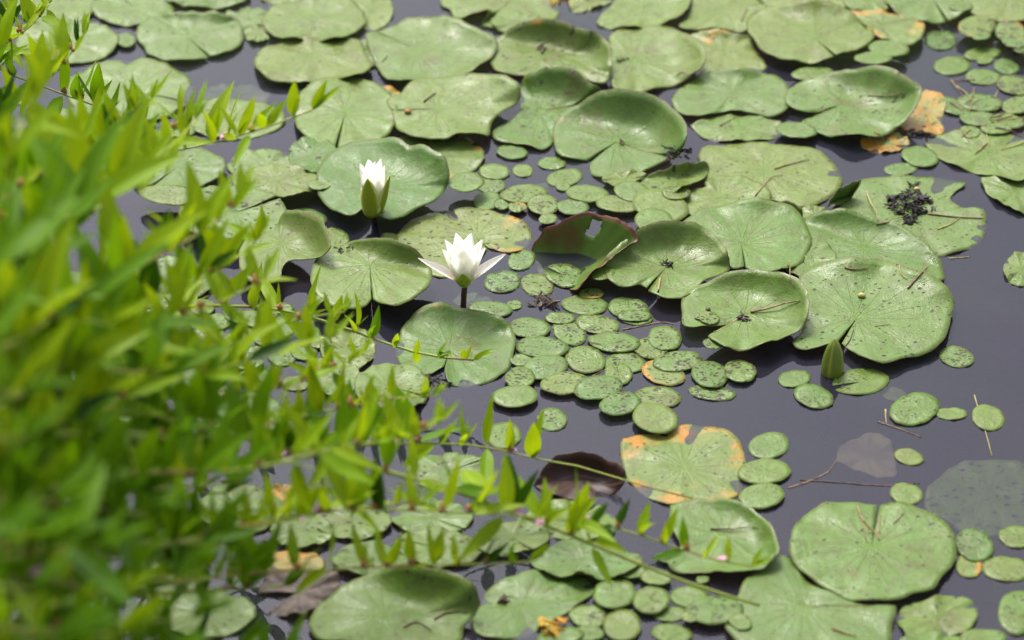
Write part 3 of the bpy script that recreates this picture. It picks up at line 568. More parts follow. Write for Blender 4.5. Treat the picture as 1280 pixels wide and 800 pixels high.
for a in [(1110, 73, 52, 21, 4, .1), (1090, 86, 48, 15, 0, .1), (1176, 51, 41, 25, 3, .6, 0, .5), (1220, 45, 48, 27, -8, .7, .35), (1228, 68, 47, 16, -6, .2), (1190, 83, 47, 24, -3, .2, 0, .4), (1229, 97, 45, 20, 3, .4),
          (1258, 84, 32, 19, 10, .2), (1262, 52, 40, 30, 10, .8, .4, .6, .5), (1192, 135, 40, 20, 15, .5), (1225, 131, 58, 22, 5, .9, .1, .6, .4), (1223, 151, 48, 18, 5, .3), (1212, 167, 28, 16, 0, .5, .2),
          (1268, 108, 46, 24, 10, .8), (1272, 135, 40, 22, -10, .6, .2), (1260, 155, 44, 18, 8, .8, .1, .5, .4), (1278, 70, 30, 20, 0, .7), (995, 171, 52, 20, 5, .1), (1015, 100, 54, 17, -4, .1),
          (1126, 212, 43, 16, -4, .2, 0, .6), (1150, 198, 48, 25, 10, .1, 0, .5), (1200, 20, 30, 12, 0, .4), (1245, 165, 40, 14, 0, .6, .3)]: O('north', *a)
for a in [(790, 719, 34, 18, -5, .1), (820, 727, 40, 20, 5, .1, .1), (837, 768, 44, 20, 0, .2), (862, 747, 50, 27, 4, .1, 0, .5), (735, 773, 48, 29, 10, .6, .3, .6, .4), (735, 795, 42, 20, 0, .4), (768, 747, 54, 38, -5, .1, 0, .6),
          (814, 756, 47, 34, -5, .4, 0, .45), (893, 770, 74, 36, -3, .6, 0, .6), (778, 785, 48, 40, 0, .1, 0, .6), (840, 793, 52, 25, 5, .3, 0, .6), (925, 785, 30, 20, 20, .2, .4, .6, .4), (700, 800, 60, 24, -8, .2)]: O('south', *a)
for a in [(262, 423, 46, 31, 10, .9, .3, .5, .2), (288, 431, 48, 25, -4, .7), (216, 434, 30, 20, 0, .7), (225, 453, 30, 24, 0, .2), (277, 453, 48, 24, -5, .4), (268, 404, 42, 22, 0, .4), (305, 398, 50, 16, 0, .4), (240, 470, 40, 22, 0, .3), (310, 455, 40, 22, 0, .4),
          (353, 410, 38, 25, -8, .3), (386, 417, 30, 21, 8, .2), (353, 446, 36, 26, 0, .5), (380, 440, 34, 24, 0, .4), (335, 425, 36, 20, 0, .4), (400, 430, 30, 16, 0, .2), (345, 385, 46, 16, 4, .3), (225, 400, 40, 18, 0, .4), (160, 395, 46, 20, 0, .3), (195, 415, 36, 18, 0, .4), (320, 475, 44, 22, 0, .4), (158, 54, 24, 18, 0, .1), (70, 150, 50, 22, 0, .3), (225, 165, 40, 18, 0, .2), (370, 480, 36, 20, 0, .5), (265, 490, 40, 22, 0, .5)]: O('thicket', *a)

# the pad cover goes on past the picture's edges
ro = random.Random(41)
spots = [(x + ro.uniform(-30, 30), -68 + ro.uniform(-12, 6)) for x in range(-180, 1480, 128)] + [(x + ro.uniform(-40, 40), -135 + ro.uniform(-14, 10)) for x in range(-150, 1480, 150)] \
      + [(1385 + ro.uniform(-6, 30), y + ro.uniform(-20, 20)) for y in (40, 130, 215, 640, 730, 820)] + [(x + ro.uniform(-30, 30), 895 + ro.uniform(-10, 20)) for x in range(420, 1400, 190)] + [(-105 + ro.uniform(-30, 0), y) for y in (40, 130, 220)]
for x, y in spots:
    w_ = ro.uniform(112, 150) * (1 + y / 2600)
    E('lily pad in the cover beyond the photographed patch', x, y, w_, w_ * (.44 + y / 4200), ro.uniform(-6, 6), notch=ro.uniform(0, 360), tint=ro.uniform(.5, .85), group='lily pads beyond the photographed patch')
rf = random.Random(77)
for cl, x0, x1, y0, y1, cnt in [('mid', 600, 700, 205, 290, 22), ('mid', 700, 900, 225, 290, 16), ('raft', 640, 760, 330, 400, 14), ('raft', 640, 900, 400, 500, 26), ('north', 1190, 1280, 40, 185, 26), ('south', 720, 900, 700, 800, 14), ('thicket', 190, 420, 380, 490, 26), ('flower', 360, 500, 280, 330, 6)]:
    for k in range(cnt):
        x, y = rf.uniform(x0, x1), rf.uniform(y0, y1); w_ = rf.uniform(16, 38); h_ = w_ * rf.uniform(.42, .7)
        if sum(top_z(x + dx * w_ * .45, y + dy * h_ * .45).z > .0004 for dx, dy in ((0, 0), (1, 0), (-1, 0), (0, 1), (0, -1))) > 1: continue
        O(cl, x, y, w_, h_, rf.uniform(-20, 20), rf.choice((.1, .3, .55, .8)), rf.choice((0, 0, 0, .2, .4)), rf.uniform(.4, .9))
# ------------------------------------------------------------------ water lily flowers
def petal_mesh(name, L, W, cup, curl, mat, nu=6, nv=10, tipk=1.0, rr=None):
    """boat-shaped petal growing along +Z from the origin, its outside facing -Y"""
    v, f, uv = [], [], []
    for j in range(nv + 1):
        t = j / nv
        wd = W * .5 * (math.sin(math.pi * min(1, .16 + .84 * t)) ** .75) * (1 - .25 * t * tipk) if t < 1 else 0.0006
        y = -curl * L * (t ** 2)
        for i in range(nu + 1):
            s = i / nu * 2 - 1
            v.append(Vector((wd * s, y + cup * wd * s * s + (.0006 * math.sin(s * 7) * t), L * (t - .10 * abs(curl) * t * t))))
            uv.append((i / nu, t))
    for j in range(nv):
        for i in range(nu):
            a = j * (nu + 1) + i; f.append((a, a + 1, a + nu + 2, a + nu + 1))
    me = mesh(name, v, f, [mat]); u = me.uv_layers.new(name='UVMap')
    for lp in me.loops: u.data[lp.index].uv = uv[lp.vertex_index]
    return me
def add_petal(root, name, L, W, az, tilt, base_r, z, mat, cup=.9, curl=.0, lab=None):
    me = petal_mesh(name, L, W, cup, curl, M[mat])
    o = link(name, me, root)
    d = Vector((math.cos(az), math.sin(az), 0))
    # local -Y is outward
    rot = Matrix.Rotation(az + math.pi / 2, 4, 'Z') @ Matrix.Rotation(tilt, 4, 'X')
    o.matrix_basis = Matrix.Translation(d * base_r + Vector((0, 0, z))) @ rot
    if 'sepal' in name: sm = o.modifiers.new('thickness', 'SOLIDIFY'); sm.thickness = .0012; sm.offset = 0
    if lab: o['label'] = lab
    return o
def zpx(px):  # picture height in pixels at mid-frame -> vertical metres
    return px * .0011 / math.cos(PITCH)
def stalk(root, p0, p1, r=.0042, dx=0):
    pts = [p0.lerp(p1, i / 8) + Vector((dx * math.sin(math.pi * i / 8), 0, 0)) for i in range(9)]
    v, f = tube(pts, [r * (1.1 - .15 * i / 8) for i in range(9)], 10)
    return link('stalk', mesh('stalk', v, f, [M['stalk']]), root)
# open flower: base sits 4.5 cm above the water
b = at(580, 386, 0); root = bpy.data.objects.new('water_lily_flower', None); COL.objects.link(root); root.location = b
tag(root, 'open white water lily flower raised on a dark stalk', 'flower', 'white water lily flowers')
zb = zpx(32)
stalk(root, Vector((0, 0, -.05)), Vector((.002, 0, zb + .004)), .0042, -.002)
bd = at(582, 352, 0);
HR = R(90)
for k, (az, tl, L) in enumerate([(-90, 12, .030)]):
    add_petal(root, 'sepal', .031, .030, R(az), R(52), .003, zb - .006, 'sepal', .8, -.55, 'green front sepal')
for az, tl, L, W in [(178, 62, .066, .020), (4, 56, .066, .020)]:
    add_petal(root, 'outer_petal', L, W, R(az), R(tl), .008, zb + .002, 'pinkpetal', .8, -.12, 'spread outer petal with pink underside')
for az, tl, L, W, cu in [(-90, 13, .066, .034, -.10), (-132, 19, .064, .034, -.08), (-46, 19, .066, .034, -.08), (-172, 24, .062, .030, -.08), (-8, 24, .064, .030, -.08),
                         (-110, 7, .076, .034, -.06), (-66, 7, .078, .034, -.06), (120, 14, .072, .036, -.08), (60, 14, .072, .036, -.08), (160, 20, .068, .032, -.08), (18, 20, .069, .032, -.08)]:
    add_petal(root, 'petal', L, W, R(az + rnd.uniform(-4, 4)), R(tl), .009, zb, 'petal', .75, cu)
sv, sf = [], []
for i in range(22):
    a = rnd.uniform(0, 6.28); r = rnd.uniform(.001, .008)
    p0 = Vector((math.cos(a) * r * .6, math.sin(a) * r * .6, zb + .006)); p1 = p0 + Vector((math.cos(a) * r * .7, math.sin(a) * r * .7, .022))
    q, g = tube([p0, p0.lerp(p1, .5), p1], .0008, 5); o_ = len(sv); sv += q; sf += [tuple(x + o_ for x in y) for y in g]
link('stamens', mesh('stamens', sv, sf, [M['stamen']]), root)
# half-open flower
b = at(467, 280, 0); root = bpy.data.objects.new('water_lily_flower', None); COL.objects.link(root); root.location = b
tag(root, 'half-open white water lily with green sepals above its heart-shaped pad', 'flower', 'white water lily flowers')
zb = zpx(16); stalk(root, Vector((.004, .02, -.05)), Vector((0, 0, zb + .004)), .0045)
add_petal(root, 'sepal', .069, .034, R(-106), R(13), .0145, zb - .002, 'sepal', .55, -.17, 'speckled green front sepal')
add_petal(root, 'sepal', .070, .024, R(-28), R(21), .014, zb, 'sepal', .7, -.15); add_petal(root, 'sepal', .068, .024, R(80), R(12), .010, zb, 'sepal', .75, -.15); add_petal(root, 'sepal', .068, .024, R(172), R(14), .010, zb, 'sepal', .75, -.16)
for i in range(6):
    add_petal(root, 'petal', .080 + rnd.uniform(-.007, .002), .036, R(-72 + i * 60), R(15 + rnd.uniform(-3, 3)), .009, zb + .002, 'petal', .7, -.16)
for i in range(2):
    add_petal(root, 'petal', .080, .030, R(20 + i * 90), R(3), .004, zb + .003, 'petal', .8, -.03)
# closed bud
b = at(1040, 465, 0); root = bpy.data.objects.new('water_lily_bud', None); COL.objects.link(root); root.location = b
tag(root, 'closed green water lily bud poking out of the water', 'flower bud')
def budr(t): return .0145 * max(.0, 1 - t ** 2.3) ** .62 * (.86 + .14 * min(1, t * 4)) + .0002
for k in range(4):
    v, f, uv = [], [], []
    for j in range(13):
        t = j / 12
        for i in range(9):
            q = i / 8 * 2 - 1; a = R(-68 + 90 * k + q * 48)
            r_ = budr(t) * (1 + .10 * (1 - q * q)) - (.0008 if i in (0, 8) else 0)
            v.append(Vector((math.cos(a) * r_, math.sin(a) * r_, -.008 + .062 * t))); uv.append((i / 8, t))
    for j in range(12):
        for i in range(8): a = j * 9 + i; f.append((a, a + 1, a + 10, a + 9))
    me = mesh('sepal', v, f, [M['bud']]); u_ = me.uv_layers.new(name='UVMap')
    for lp in me.loops: u_.data[lp.index].uv = uv[lp.vertex_index]
    link('sepal', me, root)
stalk(root, Vector((0, .01, -.12)), Vector((0, 0, -.005)), .004)

# ------------------------------------------------------------------ litter: twigs, seeds, rotten clumps
def twig(label, pts, r=.0012, mat='twig', lift=.0, name='twig', group='twigs and stalks lying on the pads', water=False):
    pp = []
    for p in resample(catmull([tuple(map(float, q)) for q in pts], 5), max(6, 3 * len(pts))):
        if water: s = at(p.x, p.y, .0005)
        else:
            s = top_z(p.x, p.y) + Vector((0, 0, r * .8 + lift))
        pp.append(s)
    if not water:   # a stiff twig bridges the hollows
        zs = [p.z for p in pp]
        for i in range(len(pp)): pp[i].z = max(zs[i], .5 * zs[i] + .5 * (zs[0] + (zs[-1] - zs[0]) * i / (len(pp) - 1)))
    org = pp[0].copy(); N = len(pp); r *= .8
    v, f = tube([p - org for p in pp], [r * (1 - .55 * i / (N - 1)) * rnd.uniform(.85, 1.15) for i in range(N)], 6)
    return tag(link(name, mesh(name, v, f, [M[mat]]), loc=org), label, 'twig', group)
T = [('reddish twig resting on the cupped pad rim beside the largest flat pad', [(938, 391), (965, 388), (1000, 377)], .0020, 'twig'),
     ('brown twig forking over the notch of the big round pad', [(1072, 634), (1078, 650), (1095, 668), (1099, 676)], .0016, 'twig'),
     ('upright short twig in the notch of the big round pad', [(1100, 645), (1099, 660), (1098, 675)], .0013, 'twig'),
     ('thin twig beside the notch of the big round pad', [(1076, 645), (1080, 660), (1082, 675)], .0012, 'twig'),
     ('short pinkish twig at the far rim of the big round pad', [(1117, 655), (1124, 648), (1130, 641)], .0011, 'twig'),
     ('slanting brown twig at the rim of the largest flat pad', [(1135, 361), (1147, 347), (1160, 333)], .0018, 'twig'),
     ('pale bent straw at the rim of the largest flat pad', [(1124, 332), (1126, 343), (1134, 350)], .0012, 'straw'),
     ('flat brown scrap along the rim of the largest flat pad', [(1056, 335), (1070, 338), (1085, 335)], .0016, 'twig'),
     ('thin twig beside the edge of the ribbed round pad', [(985, 330), (988, 348), (993, 360)], .0012, 'twig'),
     ('long brown stem sticking out of the black clump', [(1095, 281), (1120, 276), (1134, 269)], .0013, 'twig'),
     ('long straight brown stick trailing from the black clump', [(1160, 268), (1195, 272), (1234, 274)], .0017, 'twig'),
     ('yellow straw lying below the black clump', [(1172, 287), (1188, 281), (1200, 273)], .0012, 'straw'),
     ('pale curved straw beside the black clump', [(1083, 240), (1088, 258), (1097, 275)], .0018, 'straw'),
     ('brown twig across the folded pad front', [(1093, 165), (1103, 171), (1110, 175)], .0016, 'twig'),
     ('brown litter streak along the folded pad back', [(1086, 120), (1110, 121), (1130, 116)], .0011, 'twig'),
     ('short brown twig on the wide flat slit pad', [(1054, 67), (1064, 64), (1074, 63)], .0018, 'twig'),
     ('brown twig on the flat pad with ragged front', [(900, 158), (910, 152), (920, 147)], .0012, 'twig'),
     ('thin brown twig on the flat far pad', [(927, 27), (930, 18), (934, 10)], .0016, 'twig'),
     ('long brown stem lying over the scarred pad', [(944, 245), (955, 232), (965, 222), (978, 220)], .0012, 'twig'),
     ('pinkish straw lying on the scarred pad', [(968, 212), (990, 205), (1012, 200)], .0013, 'twig'),
     ('twig fragment in the hollow of the deeply cleft pad', [(530, 128), (537, 122), (545, 117)], .0022, 'darktwig'),
     ('dark twig across the blue-green pad', [(888, 662), (915, 663), (945, 660)], .0016, 'darktwig'),
     ('brown twig on the ribbed near pad', [(1040, 786), (1055, 792), (1070, 796)], .0018, 'twig'),
     ('pale yellow flap standing in the rotten centre of the cupped pad', [(825, 350), (823, 362), (822, 375)], .0022, 'straw'),
     ('brown twig on the shaded wavy pad', [(543, 775), (560, 766), (585, 765)], .0016, 'darktwig'),
     ('dark bent twig in the lower right of the shaded wavy pad', [(505, 785), (522, 778), (540, 790)], .0014, 'darktwig'),
     ('dark curved stalk beside the slit of the largest flat pad', [(1052, 438), (1062, 426), (1067, 412)], .0011, 'darktwig'),
     ('short brown twig at the middle of the largest flat pad', [(1094, 408), (1104, 407), (1112, 406)], .0008, 'twig'),
     ('dark branched scrap on the blotched far oval', [(846, 95), (852, 91), (860, 94)], .0012, 'darktwig')]
for lab, pts, r, m in T: twig(lab, pts, r, m)
W_ = [('thin pink stalk floating beside the orange-rimmed dying pad', [(985, 610), (1010, 602), (1035, 590), (1046, 574)], .0014, 'twig'),
      ('broken stick floating beside the larger blotched oval', [(1097, 527), (1115, 533), (1135, 540), (1152, 547)], .0013, 'twig'),
      ('stub of stick standing by the larger blotched oval', [(1107, 512), (1107, 520), (1108, 529)], .0018, 'straw'),
      ('thin stalk under the oval leaf beside the submerged pad', [(1218, 494), (1222, 508), (1232, 540), (1240, 570)], .0013, 'straw'),
      ('long thin stick on the water beyond the big round pad', [(1000, 600), (1050, 603), (1100, 607), (1150, 604)], .0012, 'darktwig'),
      ('pale straw floating beside the scattered far ovals', [(1238, 132), (1243, 122), (1248, 112)], .0014, 'straw'),
      ('thin brown stalk floating above the speckled oval raft', [(778, 412), (800, 408), (826, 403), (845, 406)], .0013, 'twig'),
      ('dark thin stalk between small ovals in the raft', [(740, 470), (752, 464), (762, 460)], .0011, 'twig'),
      ('dark bent stick in the water beside the thicket pads', [(262, 234), (258, 241), (255, 248)], .0025, 'darktwig'),
      ('pale stalk on the water beside the round speckled pad', [(1186, 323), (1200, 322), (1212, 321)], .0014, 'straw')]
for lab, pts, r, m in W_: twig(lab, pts, r, m, water=True, group='stalks floating on the water')
rt = random.Random(31)
for i in range(16):
    x, y = rt.uniform(1195, 1278), rt.uniform(100, 190); a = rt.uniform(0, 3.14); L = rt.uniform(10, 26)
    twig('twig in the far tangle beside the orange dying pad', [(x - L * math.cos(a), y - L * .5 * math.sin(a)), (x + rt.uniform(-4, 4), y + rt.uniform(-3, 3)), (x + L * math.cos(a), y + L * .5 * math.sin(a))], rt.uniform(.0010, .0018), rt.choice(['twig', 'darktwig', 'straw']), group='twigs in the far tangle')
def clump(label, cx, cy, w, h, hz, nfl, mat, seed, name='rotting_clump', cat='plant debris', fl=(6, 16)):
    rr = random.Random(seed); V, F = [], []; org = top_z(cx, cy)
    for i in range(nfl):
        a = rr.uniform(0, 6.28); q = math.sqrt(rr.random()) * (.55 + .45 * math.cos(a * 2 + seed) ** 2 + .25 * noise.noise(Vector((math.cos(a) * 2, math.sin(a) * 2, seed))))
        p = at(cx + math.cos(a) * q * w / 2, cy + math.sin(a) * q * h / 2, 0)
        p.z = org.z + rr.random() * hz * (1 - q * .8); p = p - org
        L, B = rr.uniform(*fl) * .001, rr.uniform(fl[0] * .4, fl[1] * .32) * .001
        m3 = Matrix.Rotation(rr.uniform(0, 6.28), 3, 'Z') @ Matrix.Rotation(rr.uniform(-1.1, 1.1), 3, 'X') @ Matrix.Rotation(rr.uniform(-.8, .8), 3, 'Y')
        o = len(V); kx = rr.uniform(-.5, .5)
        for k in range(5):
            for s in (-1, 0, 1):
                t = k / 4; V.append(p + m3 @ Vector((L * (t - .5) * 2, B * s * math.sin(math.pi * (.12 + .8 * t)) + rr.uniform(-.45, .45) * B, kx * L * (t - .5) ** 2 * 2 + .3 * B * abs(s))))
        for k in range(4):
            for s in range(2): F.append((o + k * 3 + s, o + k * 3 + s + 1, o + k * 3 + s + 4, o + k * 3 + s + 3))
    o = link(name, mesh(name, V, F, [M[mat]]), loc=org)
    sm = o.modifiers.new('thickness', 'SOLIDIFY'); sm.thickness = .0012
    return tag(o, label, cat)
clump('black rotting clump heaped on the worn pad', 1138, 258, 62, 56, .009, 130, 'blackrot', 3, fl=(2, 11))
clump('dark weed tangle on the folded speckled pad', 848, 208, 46, 16, .008, 16, 'blackrot', 5, fl=(4, 10))
clump('grey-brown rotten leaf scrap in the oval raft', 686, 377, 44, 22, .006, 16, 'brownrot', 7, fl=(6, 14))
clump('small dark rot patch in the centre of the cupped pad', 833, 346, 22, 10, .004, 9, 'blackrot', 9, fl=(3, 7))
clump('brown scrap on the cupped pad beside the largest flat pad', 927, 410, 20, 12, .004, 8, 'brownrot', 11, fl=(3, 8))
clump('dark crumbs along the pale round pad edge', 428, 332, 34, 12, .004, 10, 'blackrot', 13, fl=(2, 5))
clump('dark rot beside the orange dying pad', 1150, 168, 36, 16, .006, 14, 'brownrot', 15, fl=(4, 10))
clump('brown litter heap in the far tangle', 1262, 60, 34, 20, .006, 14, 'brownrot', 17, fl=(4, 10))
clump('purplish scrap on the smooth cupped pad', 678, 66, 12, 12, .003, 5, 'brownrot', 19, fl=(4, 9))
clump('brown dirt in the centre of the biggest cupped pad', 776, 182, 12, 10, .003, 5, 'brownrot', 21, fl=(3, 6))
clump('dark scrap on the pad between two cupped pads', 776, 80, 18, 8, .003, 6, 'blackrot', 23, fl=(3, 7))
clump('dead brown scrap on the broad wet near pad', 630, 752, 20, 10, .004, 6, 'brownrot', 25, fl=(4, 9))
clump('orange dead leaf scrap at the near edge', 692, 790, 40, 18, .006, 9, 'orange', 27, name='dead_leaf', cat='dead leaf', fl=(8, 18))
clump('bright yellow dead leaf stuck behind the smooth cupped pad', 709, 30, 30, 18, .010, 6, 'orange', 29, name='dead_leaf', cat='dead leaf', fl=(16, 26))
clump('dark soggy litter by the flower pad notch', 545, 478, 40, 20, .003, 14, 'blackrot', 33, fl=(3, 9))
def seed_(label, x, y, r, mat):
    p = top_z(x, y); bm = bmesh.new(); bmesh.ops.create_icosphere(bm, subdivisions=2, radius=r)
    for q in bm.verts: q.co.z *= .75; q.co.x *= 1.25; q.co += Vector([rnd.uniform(-.08, .08) * r] * 3)
    me = bpy.data.meshes.new('seed'); bm.to_mesh(me); bm.free(); me.materials.append(M[mat])
    me.polygons.foreach_set('use_smooth', [True] * len(me.polygons))
    return tag(link('seed', me, loc=p + Vector((0, 0, r * .6))), label, 'seed')
seed_('round yellow seed on the largest flat pad', 1077, 371, .0045, 'straw'); seed_('small yellow seed on the black clump', 1146, 238, .0040, 'straw')
seed_('brown speck of seed on the cupped twig pad', 885, 388, .0032, 'brownrot')
seed_('reddish blossom scrap on the deeply cleft pad', 510, 141, .0045, 'calyx')

# ------------------------------------------------------------------ loosestrife
def leaf_mesh(name, L, W, mat, bend, fold, wave=0.0):
    v, f, uv = [], [], []; NV = 7
    for j in range(NV + 1):
        t = j / NV
        wd = W * .5 * (math.sin(math.pi * t ** .72) ** .9 * (1 - .12 * t) if 0 < t < 1 else 0) + .0005
        for s in (-1, -.5, 0, .5, 1):
            v.append(Vector((wd * s, L * t, bend * L * t * t + fold * wd * abs(s) + wave * wd * math.sin(t * 9 + s)))); uv.append((s * .5 + .5, t))
    for j in range(NV):
        for i in range(4):
            a = j * 5 + i; f.append((a, a + 1, a + 6, a + 5))
    me = mesh(name, v, f, [M[mat]]); u = me.uv_layers.new(name='UVMap')
    for lp in me.loops: u.data[lp.index].uv = uv[lp.vertex_index]
    return me
LM = {k: [leaf_mesh('leaf', 1.0, .21 + .045 * i, k, (-.10, .06, -.22, .14)[i % 4], .25 + .12 * (i % 3), .1 * (i % 2)) for i in range(4)] for k in ('leaf', 'young', 'old')}
def flower_mesh(seed):
    rr = random.Random(seed); V, F = [], []
    for k in range(6):
        az = k * 1.05 + rr.uniform(-.2, .2); d = Vector((math.cos(az), math.sin(az), 0)); s = Vector((-d.y, d.x, 0)); o = len(V); L = rr.uniform(.007, .010)
        for j in range(4):
            t = j / 3; wd = .0026 * math.sin(math.pi * (.2 + .7 * t))
            for q in (-1, 0, 1): V.append(d * (.001 + L * t) + s * (wd * q) + Vector((0, 0, .002 + .004 * math.sin(t * 2.6) + rr.uniform(-.0008, .0008))))
        for j in range(3):
            for q in range(2): F.append((o + j * 3 + q, o + j * 3 + q + 1, o + j * 3 + q + 4, o + j * 3 + q + 3))
    return mesh('flower', V, F, [M['pink']])
FMs = [flower_mesh(i) for i in range(3)]
def calyx_mesh(seed):
    rr = random.Random(seed); bm = bmesh.new()
    for i in range(5):
        m4 = Matrix.Translation((rr.uniform(-.003, .003), rr.uniform(-.003, .003), rr.uniform(-.001, .004))) @ Matrix.Rotation(rr.uniform(-1, 1), 4, 'X') @ Matrix.Diagonal((.0016, .0016, .0032, 1))
        bmesh.ops.create_icosphere(bm, subdivisions=1, radius=1, matrix=m4)
    me = bpy.data.meshes.new('bud_cluster'); bm.to_mesh(me); bm.free(); me.materials.append(M['calyx'])
    me.polygons.foreach_set('use_smooth', [True] * len(me.polygons)); return me
CMs = [calyx_mesh(i) for i in range(3)]
NLEAF = 0
def place_leaf(root, org, p, d, L, tone, rr, wk=1.0):
    global NLEAF; NLEAF += 1
    o = bpy.data.objects.new('leaf', rr.choice(LM[tone])); COL.objects.link(o); o.parent = root
    y = d.normalized(); x = Vector((rr.uniform(-1, 1), rr.uniform(-1, 1), rr.uniform(-.2, .2)))
    # blades face the sky as far as their direction lets them
    z = (Vector((rr.uniform(-.5, .5), rr.uniform(-.7, .3), 1)) - y * y.z); z = (z - y * z.dot(y)); 
    if z.length < .05: z = x - y * x.dot(y)
    z.normalize(); x = y.cross(z)
    m = Matrix((x, y, z)).transposed().to_4x4()
    o.matrix_basis = Matrix.Translation(p - org) @ m @ Matrix.Diagonal((L * wk, L, L, 1))
def stem_plant(label, group, path, seed, leafed=.65, node=.042, r=.0026, Ls=.058, tones=('leaf', 'leaf', 'young'), tip=True, flowers=0.0, calyx=.35, upk=1.0, bare_tip=False, up_only=0):
    rr = random.Random(seed); org = path[0].copy()
    root = bpy.data.objects.new('loosestrife_plant', None); COL.objects.link(root); root.location = org
    tag(root, label, 'loosestrife', group)
    sm = resample(catmull([tuple(p) for p in path], 8), 40)
    N = len(sm); v, f = tube([p - org for p in sm], [r * (1.25 - .8 * i / (N - 1)) for i in range(N)], 7)
    link('stem', mesh('stem', v, f, [M['stem']]), root)
    L = [0]
    for a, b_ in zip(sm, sm[1:]): L.append(L[-1] + (b_ - a).length)
    tot = L[-1]; s = tot * (1 - leafed); k = 0; az0 = rr.uniform(0, 3.14)
    while s < tot * (.995 if not bare_tip else .90):
        j = max(i for i in range(N) if L[i] <= s); j = min(j, N - 2)
        p = sm[j].lerp(sm[j + 1], (s - L[j]) / max(1e-6, L[j + 1] - L[j])); t = (sm[j + 1] - sm[j]).normalized()
        side = t.cross(Vector((0, 0, 1)));
        if side.length < .1: side = Vector((1, 0, 0))
        side.normalize(); upv = side.cross(t).normalized()
        q = s / tot; sz = Ls * (1.0 if q < .85 else 1.0 - .55 * (q - .85) / .15) * rr.uniform(.68, 1.25)
        tone = tones[0] if q < .6 else tones[1] if q < .82 else tones[2]
        if rr.random() < .18: tone = rr.choice(('leaf', 'young', 'old'))
        a0 = az0 + (k % 2) * math.pi / 2 + rr.uniform(-.35, .35)
        for h in (0, 1):
            a = a0 + h * math.pi
            out = side * math.cos(a) + upv * math.sin(a)
            d = out * .55 + t * rr.uniform(.05, .35) + Vector((0, 0, upk * rr.uniform(.6, 1.4))) + Vector((rr.uniform(-.2, .2), rr.uniform(-.2, .2), 0))
            if rr.random() < .20: d += Vector((rr.uniform(-.8, .8), rr.uniform(-.8, .8), -rr.uniform(.6, 1.6) * upk))
            place_leaf(root, org, p + out * r, d, sz, tone, rr)
        for h in range(rr.choice((0, 1, 1, 2))):   # small side-shoot leaves
            d = Vector((rr.uniform(-.5, .5), rr.uniform(-.4, .5), rr.uniform(.5, 1.1))) + t * .3
            place_leaf(root, org, p, d, sz * rr.uniform(.4, .65), tones[2], rr, .8)
        if rr.random() < flowers:
            o = bpy.data.objects.new('flower', rr.choice(FMs)); COL.objects.link(o); o.parent = root
            o.location = p - org + Vector((rr.uniform(-.006, .006), -.006, .006)); o.rotation_euler = (rr.uniform(.2, 1.1), rr.uniform(-.5, .5), rr.uniform(0, 6)); o.scale = (.75,) * 3
        if rr.random() < calyx:
            o = bpy.data.objects.new('bud_cluster', rr.choice(CMs)); COL.objects.link(o); o.parent = root; o.location = p - org + Vector((0, -.001, .003)); o.scale = (1.4,) * 3
        s += node * rr.uniform(.8, 1.25) * (1 if q < .85 else .7); k += 1
    if tip:
        for h in range(4):
            place_leaf(root, org, sm[-1], Vector((rr.uniform(-.4, .4), rr.uniform(-.3, .4), .8)) + (sm[-1] - sm[-2]).normalized() * .9, Ls * rr.uniform(.3, .55), tones[2], rr, .8)
    return root
def rooted(px):
    pts = [at(x, y, z) for x, y, z in px]; f0 = pts[0]
    rx = min(f0.x - .40, -1.22 - .05 * rnd.random()); ry = f0.y - .05 + rnd.uniform(-.1, .1)
    rt_ = Vector((rx, ry, max(.0, bank_h(rx, ry)) - .01))
    mid = rt_.lerp(f0, .45); mid.z = max(rt_.z, f0.z) * .75 + .05
    return [rt_, mid] + pts
G1 = 'loosestrife stems arching over the pond'
